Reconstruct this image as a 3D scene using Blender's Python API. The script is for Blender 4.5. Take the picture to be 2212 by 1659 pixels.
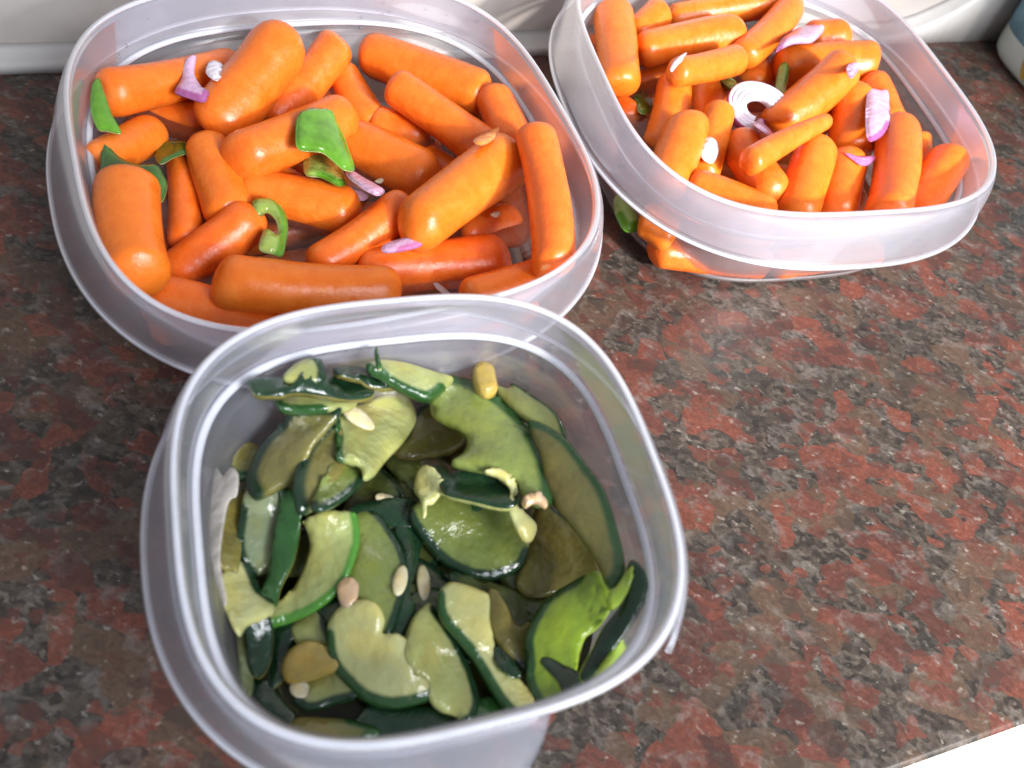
import bpy, bmesh, math, random
import numpy as np
from mathutils import Vector, Matrix
from mathutils.geometry import delaunay_2d_cdt

random.seed(7)
np.random.seed(7)
for o in list(bpy.data.objects):
    bpy.data.objects.remove(o)
scene = bpy.context.scene
col = scene.collection

# ------------------------------------------------------------------ camera
U = 0.012                       # one plan unit in metres
PITCH, ROLL, CAMH, FK = 0.95394, 0.31812, 23.1447, 0.96674
FPX, CX, CY, PW = 1912.0 * FK, 1106.0, 829.5, 2212.0
fw = np.array([0, math.cos(PITCH), -math.sin(PITCH)])
r0 = np.array([1.0, 0, 0]); u0 = np.cross(r0, fw)
cr, sr = math.cos(ROLL), math.sin(ROLL)
RIGHT, UP = cr * r0 + sr * u0, -sr * r0 + cr * u0
cd = bpy.data.cameras.new('camera'); cam = bpy.data.objects.new('camera', cd); col.objects.link(cam)
cam.matrix_world = Matrix((
    (RIGHT[0], UP[0], -fw[0], 0), (RIGHT[1], UP[1], -fw[1], 0),
    (RIGHT[2], UP[2], -fw[2], CAMH * U), (0, 0, 0, 1)))
cd.sensor_width = 36; cd.lens = FPX / PW * 36
cd.clip_start = 0.01; cd.clip_end = 50
cd.dof.use_dof = True; cd.dof.focus_distance = 0.345; cd.dof.aperture_fstop = 11
scene.camera = cam

# ------------------------------------------------------------------ light
world = bpy.data.worlds.new('World'); scene.world = world; world.use_nodes = True
bg = world.node_tree.nodes['Background']
bg.inputs[0].default_value = (0.80, 0.86, 1.0, 1); bg.inputs[1].default_value = 0.38

def aim(o, loc, target):
    o.location = loc
    o.rotation_euler = (Vector(target) - Vector(loc)).to_track_quat('-Z', 'Y').to_euler()

def lamp(name, kind, loc, target, energy, colour, **kw):
    d = bpy.data.lights.new(name, kind); d.energy = energy; d.color = colour
    for k, v in kw.items(): setattr(d, k, v)
    o = bpy.data.objects.new(name, d); col.objects.link(o); aim(o, loc, target); return o

lamp('sun_through_window', 'SPOT', (1.00, -0.42, 0.74), (0.150, 0.285, 0.0), 185, (1.0, 0.94, 0.87),
     spot_size=math.radians(25), spot_blend=1.0, shadow_soft_size=0.06)
lamp('window_glow', 'AREA', (0.95, -0.45, 0.90), (0.10, 0.22, 0.0), 34.0, (0.90, 0.94, 1.0),
     shape='RECTANGLE', size=0.55, size_y=0.75)

lamp('sun_on_floor', 'SPOT', (1.4, -0.9, 1.3), (0.55, -0.1, -0.86), 700, (1.0, 0.95, 0.88),
     spot_size=math.radians(40), spot_blend=0.4, shadow_soft_size=0.03)
vs = scene.view_settings
vs.view_transform = 'Standard'; vs.look = 'None'; vs.gamma = 1; vs.exposure = 0; vs.use_curve_mapping = False
scene.render.engine = 'CYCLES'
scene.cycles.transparent_max_bounces = 40
scene.cycles.max_bounces = 8

# ------------------------------------------------------------------ pixel helpers
def ray(u, v, z):
    """photo pixel (2212 wide) -> plan point at height z (units)"""
    d = (u - CX) / FPX * RIGHT - (v - CY) / FPX * UP + fw
    return np.array([0, 0, CAMH]) + d * (z - CAMH) / d[2]

def depth(p):
    return float((np.asarray(p) - np.array([0, 0, CAMH])) @ fw)

# ------------------------------------------------------------------ materials
def new_mat(name):
    m = bpy.data.materials.new(name); m.use_nodes = True
    nt = m.node_tree; nt.nodes.clear()
    out = nt.nodes.new('ShaderNodeOutputMaterial')
    return m, nt, out

def N(nt, typ, **kw):
    n = nt.nodes.new(typ)
    for k, v in kw.items():
        if k.startswith('i_'):
            key = k[2:].replace('_', ' ')
            n.inputs[key].default_value = v
        else:
            setattr(n, k, v)
    return n

def ramp(nt, stops, interp='LINEAR'):
    n = nt.nodes.new('ShaderNodeValToRGB'); cr_ = n.color_ramp; cr_.interpolation = interp
    while len(cr_.elements) < len(stops): cr_.elements.new(0.5)
    for e, (p, c) in zip(cr_.elements, stops):
        e.position = p; e.color = (*c, 1) if len(c) == 3 else c
    return n

def mixc(nt, fac, a, b, mode='MIX'):
    n = nt.nodes.new('ShaderNodeMix'); n.data_type = 'RGBA'; n.blend_type = mode
    for s, v in ((0, fac), (6, a), (7, b)):
        if hasattr(v, 'is_output') or isinstance(v, bpy.types.NodeSocket): nt.links.new(v, n.inputs[s])
        elif s == 0: n.inputs[0].default_value = v
        else: n.inputs[s].default_value = (*v, 1)
    return n.outputs[2]

def mat_granite():
    m, nt, out = new_mat('polished_granite'); L = nt.links.new
    tc = N(nt, 'ShaderNodeTexCoord')
    mp = N(nt, 'ShaderNodeMapping'); mp.inputs['Rotation'].default_value = (0, 0, 0.45); mp.inputs['Scale'].default_value = (1, 1.35, 1)
    L(tc.outputs['Object'], mp.inputs[0])
    nz = N(nt, 'ShaderNodeTexNoise', i_Scale=95.0, i_Detail=3.5, i_Roughness=0.55); L(mp.outputs[0], nz.inputs['Vector'])
    sub = N(nt, 'ShaderNodeVectorMath', operation='SUBTRACT'); L(nz.outputs['Color'], sub.inputs[0]); sub.inputs[1].default_value = (.5, .5, .5)
    sc = N(nt, 'ShaderNodeVectorMath', operation='SCALE'); L(sub.outputs[0], sc.inputs[0]); sc.inputs['Scale'].default_value = 0.0075
    ad = N(nt, 'ShaderNodeVectorMath', operation='ADD'); L(mp.outputs[0], ad.inputs[0]); L(sc.outputs[0], ad.inputs[1])
    def cells(scale, smooth):
        v = N(nt, 'ShaderNodeTexVoronoi', i_Scale=float(scale)); v.voronoi_dimensions = '2D'; v.feature = 'SMOOTH_F1'; v.inputs['Smoothness'].default_value = smooth
        L(ad.outputs[0], v.inputs['Vector']); q = N(nt, 'ShaderNodeSeparateColor'); L(v.outputs['Color'], q.inputs[0]); return q
    def noise(scale, det=5.0, rough=0.65, vec=None):
        n = N(nt, 'ShaderNodeTexNoise', i_Scale=float(scale), i_Detail=det, i_Roughness=rough); L((vec or ad).outputs[0], n.inputs['Vector']); return n
    def mul(x, y):
        n = N(nt, 'ShaderNodeMath', operation='MULTIPLY'); L(x, n.inputs[0])
        if isinstance(y, float): n.inputs[1].default_value = y
        else: L(y, n.inputs[1])
        return n.outputs[0]
    n2 = noise(330, 7.0, 0.75, mp)
    # ground mass: fine dark grains
    s2 = cells(430, .25)
    mx = N(nt, 'ShaderNodeMath', operation='MULTIPLY_ADD'); L(s2.outputs[0], mx.inputs[0]); mx.inputs[1].default_value = 0.40; L(n2.outputs[0], mx.inputs[2])
    base = ramp(nt, [(0.42, (.017, .015, .014)), (0.64, (.036, .031, .027)), (0.82, (.058, .050, .043)), (1.0, (.10, .09, .08))]); L(mx.outputs[0], base.inputs[0])
    # brownish clots, then red feldspar in two sizes
    n3 = noise(420, 6.0, 0.75)
    red = ramp(nt, [(0.28, (.050, .022, .018)), (0.48, (.084, .032, .025)), (0.64, (.118, .048, .038)), (0.80, (.18, .095, .078))]); L(n3.outputs[0], red.inputs[0])
    brn = ramp(nt, [(0.30, (.040, .027, .019)), (0.7, (.105, .070, .050))]); L(n3.outputs[0], brn.inputs[0])
    c = base.outputs[0]
    q = cells(64, .22); f_ = ramp(nt, [(0.28, (.8, .8, .8)), (0.40, (0, 0, 0))]); L(q.outputs[2], f_.inputs[0]); c = mixc(nt, f_.outputs[0], c, brn.outputs[0])
    q = cells(84, .12); f_ = ramp(nt, [(0.29, (.95, .95, .95)), (0.36, (0, 0, 0))]); L(q.outputs[0], f_.inputs[0])
    tone = ramp(nt, [(0.2, (.72, .80, .85)), (0.5, (1.0, 1.0, 1.0)), (0.8, (1.28, 1.15, 1.05))]); L(q.outputs[1], tone.inputs[0])
    red2 = mixc(nt, 1.0, red.outputs[0], tone.outputs[0], 'MULTIPLY')
    nb = noise(120, 5.0, 0.7); nbr = ramp(nt, [(0.34, (0, 0, 0)), (0.47, (1, 1, 1))]); L(nb.outputs[0], nbr.inputs[0])
    c = mixc(nt, mul(f_.outputs[0], nbr.outputs[0]), c, red2)
    q = cells(190, .14); f_ = ramp(nt, [(0.15, (.8, .8, .8)), (0.23, (0, 0, 0))]); L(q.outputs[1], f_.inputs[0]); c = mixc(nt, f_.outputs[0], c, red2)
    # pale quartz clots, mottled
    n4 = noise(420, 3.0, 0.55)
    qn = ramp(nt, [(0.30, (.15, .15, .15)), (0.72, (.85, .85, .85))]); L(n4.outputs[0], qn.inputs[0])
    qa = noise(95, 4.0, 0.6); f_ = ramp(nt, [(0.53, (0, 0, 0)), (0.65, (.85, .85, .85))]); L(qa.outputs[0], f_.inputs[0])
    c = mixc(nt, mul(f_.outputs[0], qn.outputs[0]), c, (.135, .130, .124))
    qb = noise(210, 4.0, 0.6, mp); f_ = ramp(nt, [(0.615, (0, 0, 0)), (0.68, (.9, .9, .9))]); L(qb.outputs[0], f_.inputs[0])
    c = mixc(nt, mul(f_.outputs[0], qn.outputs[0]), c, (.22, .213, .20))
    # dark clots
    q = cells(120, .2); f_ = ramp(nt, [(0.10, (.75, .75, .75)), (0.20, (0, 0, 0))]); L(q.outputs[0], f_.inputs[0]); c3 = mixc(nt, mul(f_.outputs[0], qn.outputs[0]), c, (.018, .019, .019))
    # large tonal drift
    n5 = N(nt, 'ShaderNodeTexNoise', i_Scale=14.0, i_Detail=2.0); L(mp.outputs[0], n5.inputs['Vector'])
    dr = ramp(nt, [(0.3, (.90, .87, .83)), (0.7, (1.28, 1.15, 1.08))]); L(n5.outputs[0], dr.inputs[0])
    c4 = mixc(nt, 1.0, c3, dr.outputs[0], 'MULTIPLY')
    p = N(nt, 'ShaderNodeBsdfPrincipled'); L(c4, p.inputs['Base Color'])
    nr = ramp(nt, [(0.3, (.30, .30, .30)), (0.7, (.50, .50, .50))]); L(n2.outputs[0], nr.inputs[0]); L(nr.outputs[0], p.inputs['Roughness'])
    p.inputs['Specular IOR Level'].default_value = 0.28
    bp = N(nt, 'ShaderNodeBump', i_Strength=0.05, i_Distance=0.0004); L(n2.outputs[0], bp.inputs['Height']); L(bp.outputs[0], p.inputs['Normal'])
    L(p.outputs[0], out.inputs[0]); return m

def mat_paint(name, c, rough=0.5, dirt=(.55, .50, .42), amount=0.35, scale=30):
    m, nt, out = new_mat(name); L = nt.links.new
    tc = N(nt, 'ShaderNodeTexCoord')
    n1 = N(nt, 'ShaderNodeTexNoise', i_Scale=float(scale), i_Detail=6.0, i_Roughness=0.6); L(tc.outputs['Object'], n1.inputs['Vector'])
    r1 = ramp(nt, [(0.45, (0, 0, 0)), (0.75, (amount,) * 3)]); L(n1.outputs[0], r1.inputs[0])
    a = mixc(nt, r1.outputs[0], c, tuple(x * y for x, y in zip(c, dirt)))
    v = N(nt, 'ShaderNodeTexVoronoi', i_Scale=70.0); L(tc.outputs['Object'], v.inputs['Vector'])
    sp = N(nt, 'ShaderNodeSeparateColor'); L(v.outputs['Color'], sp.inputs[0])
    g = N(nt, 'ShaderNodeMath', operation='GREATER_THAN'); L(sp.outputs[0], g.inputs[0]); g.inputs[1].default_value = 0.86
    l = N(nt, 'ShaderNodeMath', operation='LESS_THAN'); L(v.outputs['Distance'], l.inputs[0]); l.inputs[1].default_value = 0.055
    mu = N(nt, 'ShaderNodeMath', operation='MULTIPLY'); L(g.outputs[0], mu.inputs[0]); L(l.outputs[0], mu.inputs[1])
    b = mixc(nt, mu.outputs[0], a, (.05, .035, .025))
    p = N(nt, 'ShaderNodeBsdfPrincipled', i_Roughness=rough); L(b, p.inputs['Base Color'])
    bp = N(nt, 'ShaderNodeBump', i_Strength=0.15, i_Distance=0.0006); L(n1.outputs[0], bp.inputs['Height']); L(bp.outputs[0], p.inputs['Normal'])
    L(p.outputs[0], out.inputs[0]); return m

def mat_plastic(name, op, tint=(.86, .89, 1.0), rough=0.22, gloss=0.55):
    """cloudy polypropylene: part clear, part scattering, glossy skin"""
    m, nt, out = new_mat(name); L = nt.links.new
    tc = N(nt, 'ShaderNodeTexCoord')
    n1 = N(nt, 'ShaderNodeTexNoise', i_Scale=45.0, i_Detail=5.0, i_Roughness=0.65); L(tc.outputs['Object'], n1.inputs['Vector'])
    r1 = ramp(nt, [(0.3, (op * .82,) * 3), (0.75, (op * 1.2,) * 3)]); L(n1.outputs[0], r1.inputs[0])
    tr = N(nt, 'ShaderNodeBsdfTransparent'); tr.inputs[0].default_value = (.99, .99, .995, 1)
    d = N(nt, 'ShaderNodeBsdfDiffuse'); d.inputs[0].default_value = (*tint, 1)
    t = N(nt, 'ShaderNodeBsdfTranslucent'); t.inputs[0].default_value = (*tint, 1)
    a = N(nt, 'ShaderNodeMixShader'); a.inputs[0].default_value = 0.5; L(d.outputs[0], a.inputs[1]); L(t.outputs[0], a.inputs[2])
    b = N(nt, 'ShaderNodeMixShader'); L(r1.outputs[0], b.inputs[0]); L(tr.outputs[0], b.inputs[1]); L(a.outputs[0], b.inputs[2])
    g = N(nt, 'ShaderNodeBsdfGlossy', i_Roughness=rough)
    fr = N(nt, 'ShaderNodeFresnel', i_IOR=1.45)
    fm = N(nt, 'ShaderNodeMath', operation='MULTIPLY'); L(fr.outputs[0], fm.inputs[0]); fm.inputs[1].default_value = gloss
    c = N(nt, 'ShaderNodeMixShader'); L(fm.outputs[0], c.inputs[0]); L(b.outputs[0], c.inputs[1]); L(g.outputs[0], c.inputs[2])
    L(c.outputs[0], out.inputs[0]); return m

def mat_brine(name, tint, haze, hazecol):
    m, nt, out = new_mat(name); L = nt.links.new
    tr = N(nt, 'ShaderNodeBsdfTransparent'); tr.inputs[0].default_value = (*tint, 1)
    d = N(nt, 'ShaderNodeBsdfDiffuse'); d.inputs[0].default_value = (*hazecol, 1)
    b = N(nt, 'ShaderNodeMixShader'); b.inputs[0].default_value = haze; L(tr.outputs[0], b.inputs[1]); L(d.outputs[0], b.inputs[2])
    g = N(nt, 'ShaderNodeBsdfGlossy', i_Roughness=0.03)
    tc = N(nt, 'ShaderNodeTexCoord'); nz = N(nt, 'ShaderNodeTexNoise', i_Scale=90.0, i_Detail=2.0); L(tc.outputs['Object'], nz.inputs['Vector'])
    bp = N(nt, 'ShaderNodeBump', i_Strength=0.25, i_Distance=0.001); L(nz.outputs[0], bp.inputs['Height']); L(bp.outputs[0], g.inputs['Normal'])
    fr = N(nt, 'ShaderNodeFresnel', i_IOR=1.33)
    c = N(nt, 'ShaderNodeMixShader'); L(fr.outputs[0], c.inputs[0]); L(b.outputs[0], c.inputs[1]); L(g.outputs[0], c.inputs[2])
    L(c.outputs[0], out.inputs[0]); return m

def mat_carrot():
    m, nt, out = new_mat('wet_carrot'); L = nt.links.new
    tc = N(nt, 'ShaderNodeTexCoord'); oi = N(nt, 'ShaderNodeObjectInfo')
    n1 = N(nt, 'ShaderNodeTexNoise', i_Scale=150.0, i_Detail=4.0, i_Roughness=0.6); L(tc.outputs['Object'], n1.inputs['Vector'])
    r1 = ramp(nt, [(0.25, (.78, .140, .010)), (0.55, (.84, .180, .016)), (0.80, (.87, .230, .032))]); L(n1.outputs[0], r1.inputs[0])
    hv = N(nt, 'ShaderNodeHueSaturation'); L(r1.outputs[0], hv.inputs['Color'])
    h = N(nt, 'ShaderNodeMapRange'); L(oi.outputs['Random'], h.inputs[0]); h.inputs[3].default_value = 0.496; h.inputs[4].default_value = 0.505; L(h.outputs[0], hv.inputs['Hue'])
    vv = N(nt, 'ShaderNodeMapRange'); L(oi.outputs['Random'], vv.inputs[0]); vv.inputs[3].default_value = 1.03; vv.inputs[4].default_value = 0.90; L(vv.outputs[0], hv.inputs['Value'])
    # small pale scars across the carrot
    mp = N(nt, 'ShaderNodeMapping'); mp.inputs['Scale'].default_value = (360, 95, 95); L(tc.outputs['Object'], mp.inputs[0])
    v = N(nt, 'ShaderNodeTexVoronoi', i_Scale=1.0); L(mp.outputs[0], v.inputs['Vector'])
    sp = N(nt, 'ShaderNodeSeparateColor'); L(v.outputs['Color'], sp.inputs[0])
    g = N(nt, 'ShaderNodeMath', operation='GREATER_THAN'); L(sp.outputs[0], g.inputs[0]); g.inputs[1].default_value = 0.90
    l = ramp(nt, [(0.10, (.55, .55, .55)), (0.26, (0, 0, 0))]); L(v.outputs['Distance'], l.inputs[0])
    mu = N(nt, 'ShaderNodeMath', operation='MULTIPLY'); L(g.outputs[0], mu.inputs[0]); L(l.outputs[0], mu.inputs[1])
    cc = mixc(nt, mu.outputs[0], hv.outputs[0], (.90, .48, .20))
    p = N(nt, 'ShaderNodeBsdfPrincipled'); L(cc, p.inputs['Base Color'])
    p.inputs['Subsurface Weight'].default_value = 0.35; p.inputs['Subsurface Radius'].default_value = (1.0, 0.32, 0.08); p.inputs['Subsurface Scale'].default_value = 0.0035
    n2 = N(nt, 'ShaderNodeTexNoise', i_Scale=420.0, i_Detail=5.0, i_Roughness=0.7); L(tc.outputs['Object'], n2.inputs['Vector'])
    rr = ramp(nt, [(0.35, (.20, .20, .20)), (0.7, (.42, .42, .42))]); L(n1.outputs[0], rr.inputs[0]); L(rr.outputs[0], p.inputs['Roughness'])
    bp = N(nt, 'ShaderNodeBump', i_Strength=0.35, i_Distance=0.0006); L(n2.outputs[0], bp.inputs['Height'])
    b2 = N(nt, 'ShaderNodeBump', i_Strength=0.3, i_Distance=0.0012); L(n1.outputs[0], b2.inputs['Height']); L(bp.outputs[0], b2.inputs['Normal']); L(b2.outputs[0], p.inputs['Normal'])
    L(p.outputs[0], out.inputs[0]); return m

def mat_flesh(name='vegetable_flesh', sss=0.55, rough=0.17, amber=.5, dark=(.66, .66, .58)):
    """per-object flesh colour, turning to the per-object rind colour close to the skin edge"""
    m, nt, out = new_mat(name); L = nt.links.new
    tc = N(nt, 'ShaderNodeTexCoord'); oi = N(nt, 'ShaderNodeObjectInfo')
    rc = N(nt, 'ShaderNodeAttribute', attribute_name='rind_colour', attribute_type='OBJECT')
    rd = N(nt, 'ShaderNodeAttribute', attribute_name='rind', attribute_type='GEOMETRY')
    n1 = N(nt, 'ShaderNodeTexNoise', i_Scale=170.0, i_Detail=4.0, i_Roughness=0.6); L(tc.outputs['Object'], n1.inputs['Vector'])
    n0 = N(nt, 'ShaderNodeTexNoise', i_Scale=55.0, i_Detail=2.0); L(tc.outputs['Object'], n0.inputs['Vector'])
    r1 = ramp(nt, [(0.3, dark), (0.7, (1.18, 1.18, 1.18))]); L(n0.outputs[0], r1.inputs[0])
    n9 = N(nt, 'ShaderNodeTexNoise', i_Scale=80.0, i_Detail=3.0); L(tc.outputs['Generated'], n9.inputs['Vector']); n9.inputs['Scale'].default_value = 2.2
    rw = ramp(nt, [(0.36, (0, 0, 0)), (0.62, (amber,) * 3)]); L(n9.outputs[0], rw.inputs[0])
    am = mixc(nt, 1.0, oi.outputs['Color'], (1.15, .95, .48), 'MULTIPLY')
    cw = mixc(nt, rw.outputs[0], oi.outputs['Color'], am)
    c0 = mixc(nt, 1.0, cw, r1.outputs[0], 'MULTIPLY')
    # greener band under the rind
    b1 = ramp(nt, [(0.15, (0, 0, 0)), (0.85, (.75, .75, .75))]); L(rd.outputs['Fac'], b1.inputs[0])
    gc = mixc(nt, 0.35, oi.outputs['Color'], rc.outputs['Color'])
    c1 = mixc(nt, b1.outputs[0], c0, gc)
    ns = N(nt, 'ShaderNodeMath', operation='MULTIPLY_ADD'); L(n1.outputs[0], ns.inputs[0]); ns.inputs[1].default_value = 0.10; L(rd.outputs['Fac'], ns.inputs[2])
    b2 = ramp(nt, [(0.74, (0, 0, 0)), (0.85, (1, 1, 1))]); L(ns.outputs[0], b2.inputs[0])
    c2 = mixc(nt, b2.outputs[0], c1, rc.outputs['Color'])
    p = N(nt, 'ShaderNodeBsdfPrincipled', i_Roughness=rough); L(c2, p.inputs['Base Color'])
    p.inputs['Subsurface Weight'].default_value = sss; p.inputs['Subsurface Radius'].default_value = (.9, 1, .4); p.inputs['Subsurface Scale'].default_value = 0.004
    p.inputs['Coat Weight'].default_value = 0.2; p.inputs['Coat Roughness'].default_value = 0.05
    vc = N(nt, 'ShaderNodeTexVoronoi', i_Scale=330.0); L(tc.outputs['Object'], vc.inputs['Vector'])
    b0 = N(nt, 'ShaderNodeBump', i_Strength=0.35, i_Distance=0.0008); L(vc.outputs['Distance'], b0.inputs['Height'])
    bp = N(nt, 'ShaderNodeBump', i_Strength=0.65, i_Distance=0.0014); L(n1.outputs[0], bp.inputs['Height']); L(b0.outputs[0], bp.inputs['Normal']); L(bp.outputs[0], p.inputs['Normal'])
    L(p.outputs[0], out.inputs[0]); return m

def mat_skin(name, rough=0.22, bump=0.5):
    m, nt, out = new_mat(name); L = nt.links.new
    tc = N(nt, 'ShaderNodeTexCoord')
    rc = N(nt, 'ShaderNodeAttribute', attribute_name='rind_colour', attribute_type='OBJECT')
    n1 = N(nt, 'ShaderNodeTexNoise', i_Scale=140.0, i_Detail=4.0, i_Roughness=0.6); L(tc.outputs['Object'], n1.inputs['Vector'])
    r1 = ramp(nt, [(0.3, (.65, .65, .65)), (0.75, (1.35, 1.4, 1.3))]); L(n1.outputs[0], r1.inputs[0])
    c = mixc(nt, 1.0, rc.outputs['Color'], r1.outputs[0], 'MULTIPLY')
    p = N(nt, 'ShaderNodeBsdfPrincipled', i_Roughness=rough); L(c, p.inputs['Base Color'])
    p.inputs['Coat Weight'].default_value = 0.3; p.inputs['Coat Roughness'].default_value = 0.08
    bp = N(nt, 'ShaderNodeBump', i_Strength=bump, i_Distance=0.0015); L(n1.outputs[0], bp.inputs['Height']); L(bp.outputs[0], p.inputs['Normal'])
    L(p.outputs[0], out.inputs[0]); return m

def mat_plain(name, c, rough=0.4, sss=0.0, var=0.15, scale=200):
    m, nt, out = new_mat(name); L = nt.links.new
    tc = N(nt, 'ShaderNodeTexCoord')
    n1 = N(nt, 'ShaderNodeTexNoise', i_Scale=float(scale), i_Detail=4.0); L(tc.outputs['Object'], n1.inputs['Vector'])
    r1 = ramp(nt, [(0.3, tuple(x * (1 - var) for x in c)), (0.7, tuple(min(1, x * (1 + var)) for x in c))]); L(n1.outputs[0], r1.inputs[0])
    p = N(nt, 'ShaderNodeBsdfPrincipled', i_Roughness=rough); L(r1.outputs[0], p.inputs['Base Color'])
    p.inputs['Subsurface Weight'].default_value = sss; p.inputs['Subsurface Radius'].default_value = (1, .8, .6); p.inputs['Subsurface Scale'].default_value = 0.002
    L(p.outputs[0], out.inputs[0]); return m

M = dict(
    granite=mat_granite(),
    wall=mat_paint('wall_paint', (.46, .425, .395), 0.55),
    trim=mat_paint('trim_paint', (.50, .48, .46), 0.45, amount=0.45),
    white=mat_plain('white_enamel', (.88, .87, .85), 0.3, var=0.03),
    body=mat_plastic('clear_polypropylene', 0.12, tint=(.88, .90, 1.0), rough=0.18, gloss=0.5),
    rim=mat_plastic('cloudy_polypropylene', 0.22, tint=(.86, .88, 1.0), rough=0.25, gloss=0.5),
    foot=mat_plastic('foot_polypropylene', 0.20, tint=(.95, .93, .96), rough=0.25, gloss=0.4),
    lip=mat_plastic('lip_polypropylene', 0.80, tint=(.93, .94, 1.0), rough=0.25, gloss=0.6),
    brine=mat_brine('clear_brine', (.99, .97, .95), 0.035, (.75, .62, .55)),
    broth=mat_brine('brown_brine', (.55, .55, .34), 0.05, (.16, .16, .06)),
    carrot=mat_carrot(),
    flesh=mat_flesh(),
    onion=mat_flesh('onion_flesh', 0.25, 0.25, 0.0, (.93, .92, .93)),
    skin=mat_skin('cucumber_skin'),
    pepper=mat_skin('pepper_skin', 0.16, 0.12),
    seed=mat_plain('cucumber_seed', (.66, .55, .30), 0.35, 0.3),
    garlic=mat_plain('garlic_chip', (.62, .40, .22), 0.35, 0.3),
    tub=mat_paint('tub_plastic', (.60, .66, .62), 0.35, dirt=(.80, .72, .45), amount=0.6, scale=18),
    label=mat_plain('label_blue', (.22, .40, .50), 0.4, var=0.35, scale=45),
    stain=mat_plain('dried_mustard_stain', (.50, .33, .07), 0.5, var=0.4, scale=90),
    drop=mat_brine('water_drop', (.96, .97, 1.0), 0.04, (.9, .9, .95)),
)

# ------------------------------------------------------------------ object helpers
def mesh_obj(name, verts, faces, mat, parent=None, smooth=True, origin=None, mats=None, fmat=None):
    """verts in plan units; the object's origin is put at `origin` (units)"""
    og = np.zeros(3) if origin is None else np.asarray(origin, float)
    V = (np.asarray(verts, float) - og) * U
    me = bpy.data.meshes.new(name)
    me.from_pydata(V.tolist(), [], [list(map(int, f)) for f in faces])
    for mm in (mats or [mat]): me.materials.append(mm)
    if fmat is not None: me.polygons.foreach_set('material_index', list(fmat))
    if smooth: me.polygons.foreach_set('use_smooth', [True] * len(me.polygons))
    me.validate(); me.update()
    o = bpy.data.objects.new(name, me); col.objects.link(o)
    if parent: 
        o.parent = parent
        o.location = Vector(og * U) - parent.location
    else: o.location = og * U
    return o

def tag(o, label=None, cat=None, group=None, kind=None):
    if label: o['label'] = label
    if cat: o['category'] = cat
    if group: o['group'] = group
    if kind: o['kind'] = kind
    return o

def empty(name, loc):
    o = bpy.data.objects.new(name, None); col.objects.link(o); o.location = Vector(np.asarray(loc, float) * U); o.empty_display_size = 0.02
    return o

# ------------------------------------------------------------------ the setting
E1 = np.array([math.cos(0.5655), math.sin(0.5655), 0]); E2 = np.array([-E1[1], E1[0], 0])
WALL_N, EDGE_N = 30.6, -0.35          # distances of the wall line and the counter's front edge along E2
def cp(s, n, z): return E1 * s + E2 * n + np.array([0, 0, z])

def counter():
    v, f = [], []
    prof = [(WALL_N + 4, 0.0)] + [(EDGE_N + 0.2 * (1 - math.sin(a)), -0.2 * (1 - math.cos(a))) for a in np.linspace(0, math.pi / 2, 7)] + [(EDGE_N, -2.6), (EDGE_N + 1, -2.9), (WALL_N + 4, -2.9)]
    S = np.linspace(-60, 75, 28)
    for s in S:
        for n, z in prof: v.append(cp(s, n, z))
    k = len(prof)
    for i in range(len(S) - 1):
        for j in range(k):
            a, b = i * k + j, i * k + (j + 1) % k
            f.append((a, a + k, b + k, b))
    f.append(tuple(range(k))); f.append(tuple((len(S) - 1) * k + j for j in reversed(range(k))))
    o = mesh_obj('counter', v, f, M['granite'], smooth=False)
    tag(o, 'polished red and grey granite countertop', kind='structure')
counter()

def slab(name, s0, s1, n0, n1, z0, z1, mat):
    v = [cp(s, n, z) for s in (s0, s1) for n in (n0, n1) for z in (z0, z1)]
    f = [(0, 1, 3, 2), (4, 6, 7, 5), (0, 4, 5, 1), (2, 3, 7, 6), (0, 2, 6, 4), (1, 5, 7, 3)]
    return mesh_obj(name, v, f, mat, smooth=False)
tag(slab('wall', -60, 75, WALL_N + 0.95, WALL_N + 3.9, 0.004, 60, M['wall']), 'off-white painted wall behind the counter', kind='structure')
tag(slab('floor', -60, 90, -70, EDGE_N + 2, -76, -72, M['white']), 'bright white floor beyond the counter edge', kind='structure')

def trim():
    v, f = [], []
    S = np.concatenate([np.linspace(-60, 30, 60), np.linspace(31, 45, 29), np.linspace(46, 75, 12)])
    for s in S:
        t = min(1, max(0, (s - 34.0) / 6.5)); rise = 3.4 * t ** 2.2
        w = 0.02 * math.sin(s * 1.7) + 0.015 * math.sin(s * 4.1)
        h = 0.42 + w + rise
        fr = WALL_N + 0.04 + 0.02 * math.sin(s * 2.3)
        P = [(fr, 0.004), (fr + 0.06, h * 0.75), (fr + 0.16, h * 0.96), (fr + 0.30, h), (WALL_N + 0.80, h + 0.10), (WALL_N + 0.948, h + 0.30), (WALL_N + 0.948, 0.004)]
        for n, z in P: v.append(cp(s, n, z))
    k = 7
    for i in range(len(S) - 1):
        for j in range(k):
            a, b = i * k + j, i * k + (j + 1) % k
            f.append((a, a + k, b + k, b))
    o = mesh_obj('wall_trim', v, f, M['trim'])
    tag(o, 'off-white sealant strip along the foot of the wall', kind='structure')
trim()

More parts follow.
